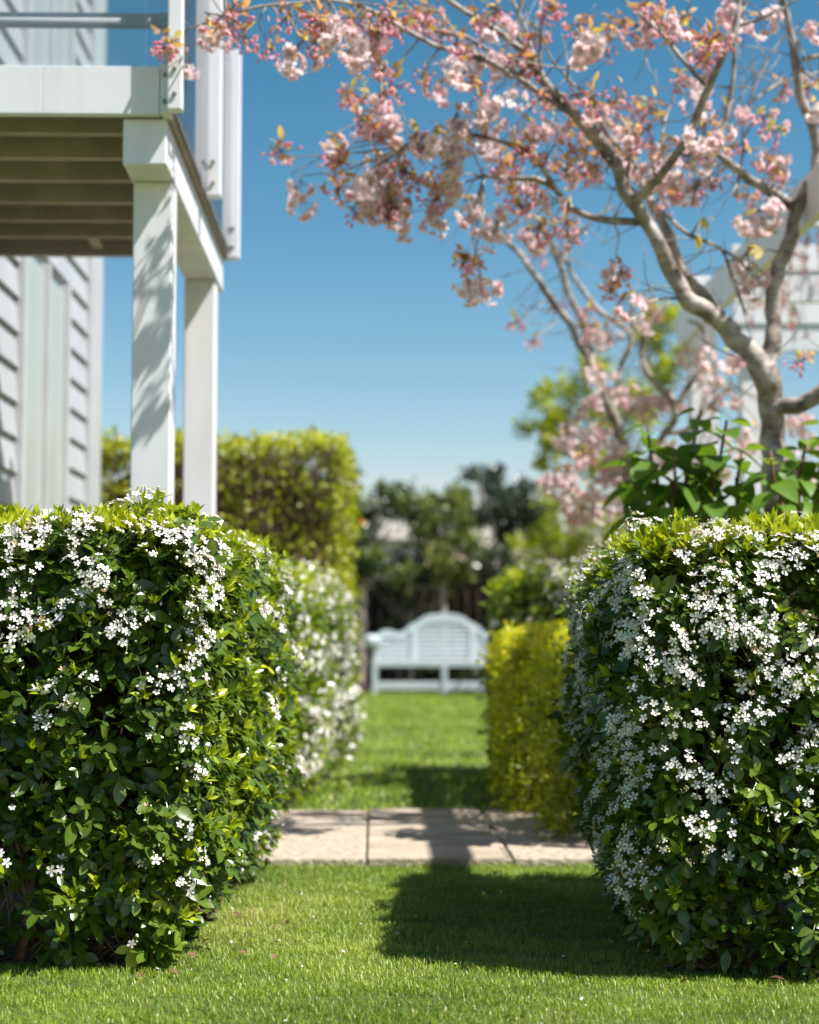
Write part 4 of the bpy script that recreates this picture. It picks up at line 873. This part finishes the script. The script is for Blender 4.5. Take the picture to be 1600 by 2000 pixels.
BLOBS = [(350,85,'B',30),(328,62,'B',18),(365,95,'P',16),(420,35,'B',26),(452,18,'B',22),(470,60,'B',14),(588,78,'P',34),(582,100,'P',26),(520,78,'B',20),(560,35,'B',16),(610,60,'B',28),(650,40,'B',40),(700,35,'B',34),(690,95,'B',24),(640,90,'B',24),(740,75,'P',30),(720,60,'B',30),(760,30,'B',28),(820,30,'B',28),(870,20,'B',34),(905,95,'P',36),(930,112,'P',24),(950,40,'B',30),(960,15,'B',30),(790,55,'B',24),(740,135,'B',18),(830,145,'B',26),(705,190,'B',30),(690,205,'B',30),(730,225,'B',34),(720,255,'B',30),(745,300,'B',30),(760,170,'B',14),(700,330,'P',34),(735,345,'P',38),(705,375,'P',34),(760,330,'P',26),(755,365,'P',24),(850,270,'P',36),(900,240,'P',38),(930,255,'P',32),(870,295,'P',26),(915,225,'P',24),(820,290,'B',28),(650,300,'B',18),(640,268,'B',14),(660,315,'B',12),(555,308,'B',20),(570,338,'P',24),(590,343,'P',14),(805,415,'P',32),(770,395,'B',28),(740,420,'B',20),(695,400,'B',24),(680,370,'B',14),(830,350,'B',28),(790,370,'B',26),(870,372,'P',34),(880,330,'B',30),(912,380,'P',20),(850,390,'B',24),(940,190,'P',28),(965,215,'P',24),(920,165,'B',26),(1010,252,'P',22),(1020,265,'B',20),(940,415,'P',24),(980,412,'P',22),(905,510,'B',20),(930,520,'B',22),(940,545,'P',28),(920,535,'P',18),(990,330,'P',20),(960,320,'B',26),(1000,365,'B',26),(1030,285,'B',24),(1060,300,'B',26),(1105,310,'B',36),(1130,330,'B',30),(1080,230,'B',26),(1050,380,'B',26),(1030,400,'B',26),(1070,458,'P',24),(1110,440,'B',22),(1060,430,'B',20),(1150,78,'P',26),(1130,60,'B',26),(1190,40,'B',26),(1170,110,'B',24),(1240,30,'B',28),(1290,40,'B',34),(1320,30,'B',34),(1350,62,'B',30),(1270,60,'B',24),(1380,95,'B',26),(1300,50,'B',20),(1200,200,'B',34),(1225,240,'B',36),(1260,215,'B',28),(1255,260,'B',28),(1265,290,'P',30),(1305,290,'P',30),(1285,315,'P',24),(1330,310,'B',34),(1355,300,'B',30),(1390,335,'B',26),(1340,350,'P',22),(1345,190,'P',30),(1385,235,'P',34),(1412,210,'P',26),(1320,155,'B',24),(1370,125,'B',24),(1395,70,'B',22),(1470,8,'P',30),(1425,15,'P',20),(1592,50,'P',14),(1500,265,'B',30),(1512,300,'B',28),(1490,235,'B',18),(1525,330,'B',20),(1480,398,'P',28),(1500,415,'P',20),(1460,380,'B',16),(1530,185,'B',20),(1590,200,'B',24),(1580,170,'B',16),(1190,340,'B',26),(1165,330,'B',26),(1240,330,'B',24),(1210,300,'B',24),(1150,270,'B',26),(1110,250,'B',24),(1200,515,'B',16),(1190,570,'B',24),(1212,540,'B',20),(1225,575,'B',16),(1370,412,'L',18),(1480,490,'L',18),(1360,455,'L',10),(1455,500,'P',10),(1470,522,'P',12),(1480,520,'P',10),(1000,160,'P',24),(1020,130,'B',24),(980,110,'B',24),(1100,20,'B',26),(1040,70,'B',24),(870,55,'B',22),(1160,180,'B',24),(1130,180,'B',20),(870,160,'B',18),(1050,200,'B',24),(760,240,'B',16),(800,340,'B',24),(1300,400,'B',18),(1350,370,'B',20),(1180,250,'B',26),(1430,290,'B',14),(1560,700,'B',10)]
cherry('cherry_tree', 'large cherry tree with pale bark and pink double blossom rising behind the right hedge', 6.5, LIMBS, BLOBS, 900, 1.4, (1510, 1240))

LIMBS2 = [
 ('trunk', [(1238, 1240, 0, 26), (1236, 1010, 0, 22), (1222, 900, 0, 19), (1192, 805, 0, 17), (1165, 740, 0, 16), (1150, 700, 0, 12)]),
 ('limb', [(1165, 742, 0, 14), (1140, 680, 0, 12), (1100, 620, 0, 11), (1060, 560, -.1, 10), (1010, 490, -.1, 8), (960, 440, -.1, 6), (890, 400, -.1, 3)]),
 ('limb', [(1168, 740, 0, 12), (1145, 655, .1, 11), (1112, 575, .1, 10), (1085, 500, .1, 8), (1062, 445, .1, 6), (1010, 395, .1, 4)]),
 ('branch', [(1092, 520, .1, 7), (1120, 470, .1, 5), (1160, 430, .1, 4), (1200, 400, .1, 3)]),
 ('branch', [(1195, 800, 0, 9), (1212, 720, .1, 8), (1228, 655, .1, 8), (1180, 610, .1, 8), (1130, 555, .15, 7), (1100, 500, .15, 5), (1050, 440, .15, 3)]),
 ('branch', [(1228, 660, .1, 6), (1240, 600, .1, 5), (1275, 560, .1, 3)]),
 ('limb', [(1238, 985, 0, 14), (1270, 900, -.1, 12), (1320, 800, -.2, 11), (1270, 740, -.25, 9), (1252, 680, -.25, 8), (1275, 625, -.25, 7), (1310, 590, -.25, 6)]),
 ('branch', [(1318, 802, -.2, 9), (1360, 735, -.2, 7), (1380, 690, -.2, 6), (1370, 640, -.2, 5), (1345, 625, -.2, 4)]),
 ('branch', [(1300, 850, -.15, 8), (1350, 830, -.2, 7), (1400, 780, -.2, 6), (1430, 750, -.2, 4)]),
]
BL2 = [(1190,740,'P',34),(1225,780,'P',34),(1100,830,'P',34),(1150,825,'P',34),(1205,860,'P',44),(1115,930,'P',46),(1160,945,'P',40),(1200,945,'P',46),(1085,930,'P',34),(1150,995,'P',34),(1200,990,'P',40),(1240,905,'P',40),(1300,870,'P',44),(1255,945,'P',40),(1330,930,'P',36),(1420,715,'P',40),(1390,760,'P',34),(1350,690,'P',24),(1310,760,'P',34),(1260,770,'P',30),(1180,760,'P',24),(1175,900,'P',40),(1400,900,'P',40),(1130,880,'P',30),(1120,990,'B',30),(1090,590,'B',18),(1135,620,'B',18),(1160,640,'B',20),(1190,650,'P',16),(1010,630,'B',10),(1040,665,'B',14),(1060,500,'B',14),(1260,620,'B',16),(1560,830,'P',40),(1590,870,'P',40),(1500,850,'P',36),(1440,860,'P',36)]
cherry('cherry_tree', 'smaller blurred cherry tree with slim trunk and pink blossom left of the big one', 8.8, LIMBS2, BL2, 950, 2.0, (1238, 1240), .35)

# weeping twigs hanging in front of the pergola
weep = thing('weeping_cherry', 'thin hanging cherry twigs dotted with buds before the white pergola', 'tree', H(2.6, 8.6))
b = MB(); base = H(2.6, 8.6); tube(b, [(*base[:2], 0, .05), (base[0] + .05, base[1], 1.2, .045), (base[0], base[1], 2.3, .04), (base[0] - .1, base[1], 2.85, .03)], 8, .1, wob=.5); b.build('trunk', [M['bark']], weep)
b = MB(); r = np.random.default_rng(77); lm = MB(); top = np.array((base[0] - .1, base[1], 2.85))
for k in range(26):
    px = r.uniform(1455, 1680); py0 = r.uniform(360, 470); py1 = r.uniform(560, 740); d_ = 8.6 + r.normal(0, .3); s = P(px, py0, d_); e = P(px + r.normal(0, 12), py1, d_)
    tube(b, [(*top, .008), (*((top + s) / 2 + (0, 0, .12)), .005), (*s, .003), (*((s + e) / 2 + r.normal(size=3) * .02), .002), (*e, .0013)], 4, .08)
    for q in range(5):
        c = s + (e - s) * r.uniform(0, 1); link('bud_cluster', BDS[r.integers(len(BDS))], weep, mat4(rotz(r.uniform(0, 6)) * r.uniform(.35, .6), c))
tag(b.build('hanging_twigs', [M['bark']], weep), kind='stuff')

# ------------------------------------------------------------------ broad leaved plant and stake behind the right hedge
def broad_plant(label, stems, seed, name='broadleaf_plant', lsize=(.10, .165), extra_tint=0.0, group='broad leaved plants behind the right hedge'):
    r = np.random.default_rng(seed); x0, y0, d0 = stems[0][0]; base = P(x0, y0, d0); base[2] = 0
    root = thing(name, label, 'plant', base, group)
    v, t = leaflet(1, .62, .28, .12, 6, .72); lms = []
    for q in range(5):
        bb_ = MB(); bb_.add(v * (1, 1 + .1 * (q % 2), 1 + .4 * (q % 3)), t, 0, (.25, .4, .55, .72, .9)[q]); lms.append(bb_.mesh('leaf', [M['broadleaf']]))
    for st in stems:
        q = [P(*s) for s in st]; q.insert(0, np.array((q[0][0], q[0][1], .0))); b = MB(); tube(b, [(*p_, .009 - .0055 * i / len(q)) for i, p_ in enumerate(q)], 6, .06); b.build('stem', [M['red_stem']], root)
        pts = smooth_path([(*p_, .005) for p_ in q[1:]], .035)[:, :3]
        for i, p_ in enumerate(pts):
            for k in range(2):
                a = i * 1.57 + k * 3.14 + r.normal(0, .4); up_ = .35 if i > len(pts) - 3 else -.05
                f = norm(np.array((math.cos(a), math.sin(a), up_ - r.uniform(.05, .5)))); R_ = frames(f[None], np.array([(0, 0, 1.)]) + r.normal(size=(1, 3)) * .25, [r.uniform(*lsize) * (.7 if i > len(pts) - 3 else 1)])[0]
                tip = i > len(pts) - 3
                link('leaf', lms[int(np.clip(r.normal(1.2 + tip * 1.4 + extra_tint, .9), 0, 4))], root, mat4(R_, p_ + f * .02))
    return root
broad_plant('green plant with large drooping leaves between cherry trunks above the right hedge', [[(1290, 1000, 6.15), (1275, 920, 6.15), (1265, 830, 6.1)], [(1340, 1000, 6.1), (1345, 920, 6.1), (1370, 800, 6.1)], [(1390, 1000, 6.0), (1400, 930, 6.0), (1420, 820, 6.0)], [(1440, 1000, 6.1), (1440, 940, 6.1), (1450, 880, 6.1)], [(1310, 1010, 5.95), (1320, 960, 5.95), (1315, 880, 5.95)], [(1250, 1000, 6.2), (1240, 950, 6.2), (1235, 890, 6.2)]], 61)
broad_plant('reddish-tipped leafy plant at the right edge beside the cherry trunk', [[(1560, 1000, 6.0), (1565, 920, 6.0), (1575, 860, 6.0)], [(1600, 1000, 6.05), (1605, 900, 6.05), (1610, 830, 6.05)], [(1530, 1010, 5.9), (1515, 960, 5.9), (1505, 880, 5.9)]], 62, 'broadleaf_plant', (.085, .135), .8)
q = P(1548, 935, 6.25); stake = box('garden_stake', q[0] - .016, q[0] + .016, q[1] - .016, q[1] + .016, 0, P(1548, 905, 6.25)[2], M['stake'], None, None, .003)
tag(stake, 'dark square wooden stake standing right of the cherry trunk', 'stake')

# ------------------------------------------------------------------ dead leaves under the hedges and on the lawn
r = np.random.default_rng(88); n = 90
pp = np.stack([np.where(r.uniform(size=n) < .65, r.uniform(.45, 1.5, n), r.uniform(-1.1, -.45, n)), r.uniform(3.86, 4.7, n), r.uniform(.012, .022, n)], 1)
b = MB(); b.inst(simple_leaf(.5, 3, .3, .3), frames(rand_dirs(n, r) * (1, 1, .25), rand_dirs(n, r) * .5 + (0, 0, 1), r.uniform(.02, .04, n)), pp, r.uniform(0, .5, n))
tag(b.build('dead_leaves', M['deadleaf']), 'dry brown leaves littering the soil under the front hedges', 'leaves', kind='stuff')
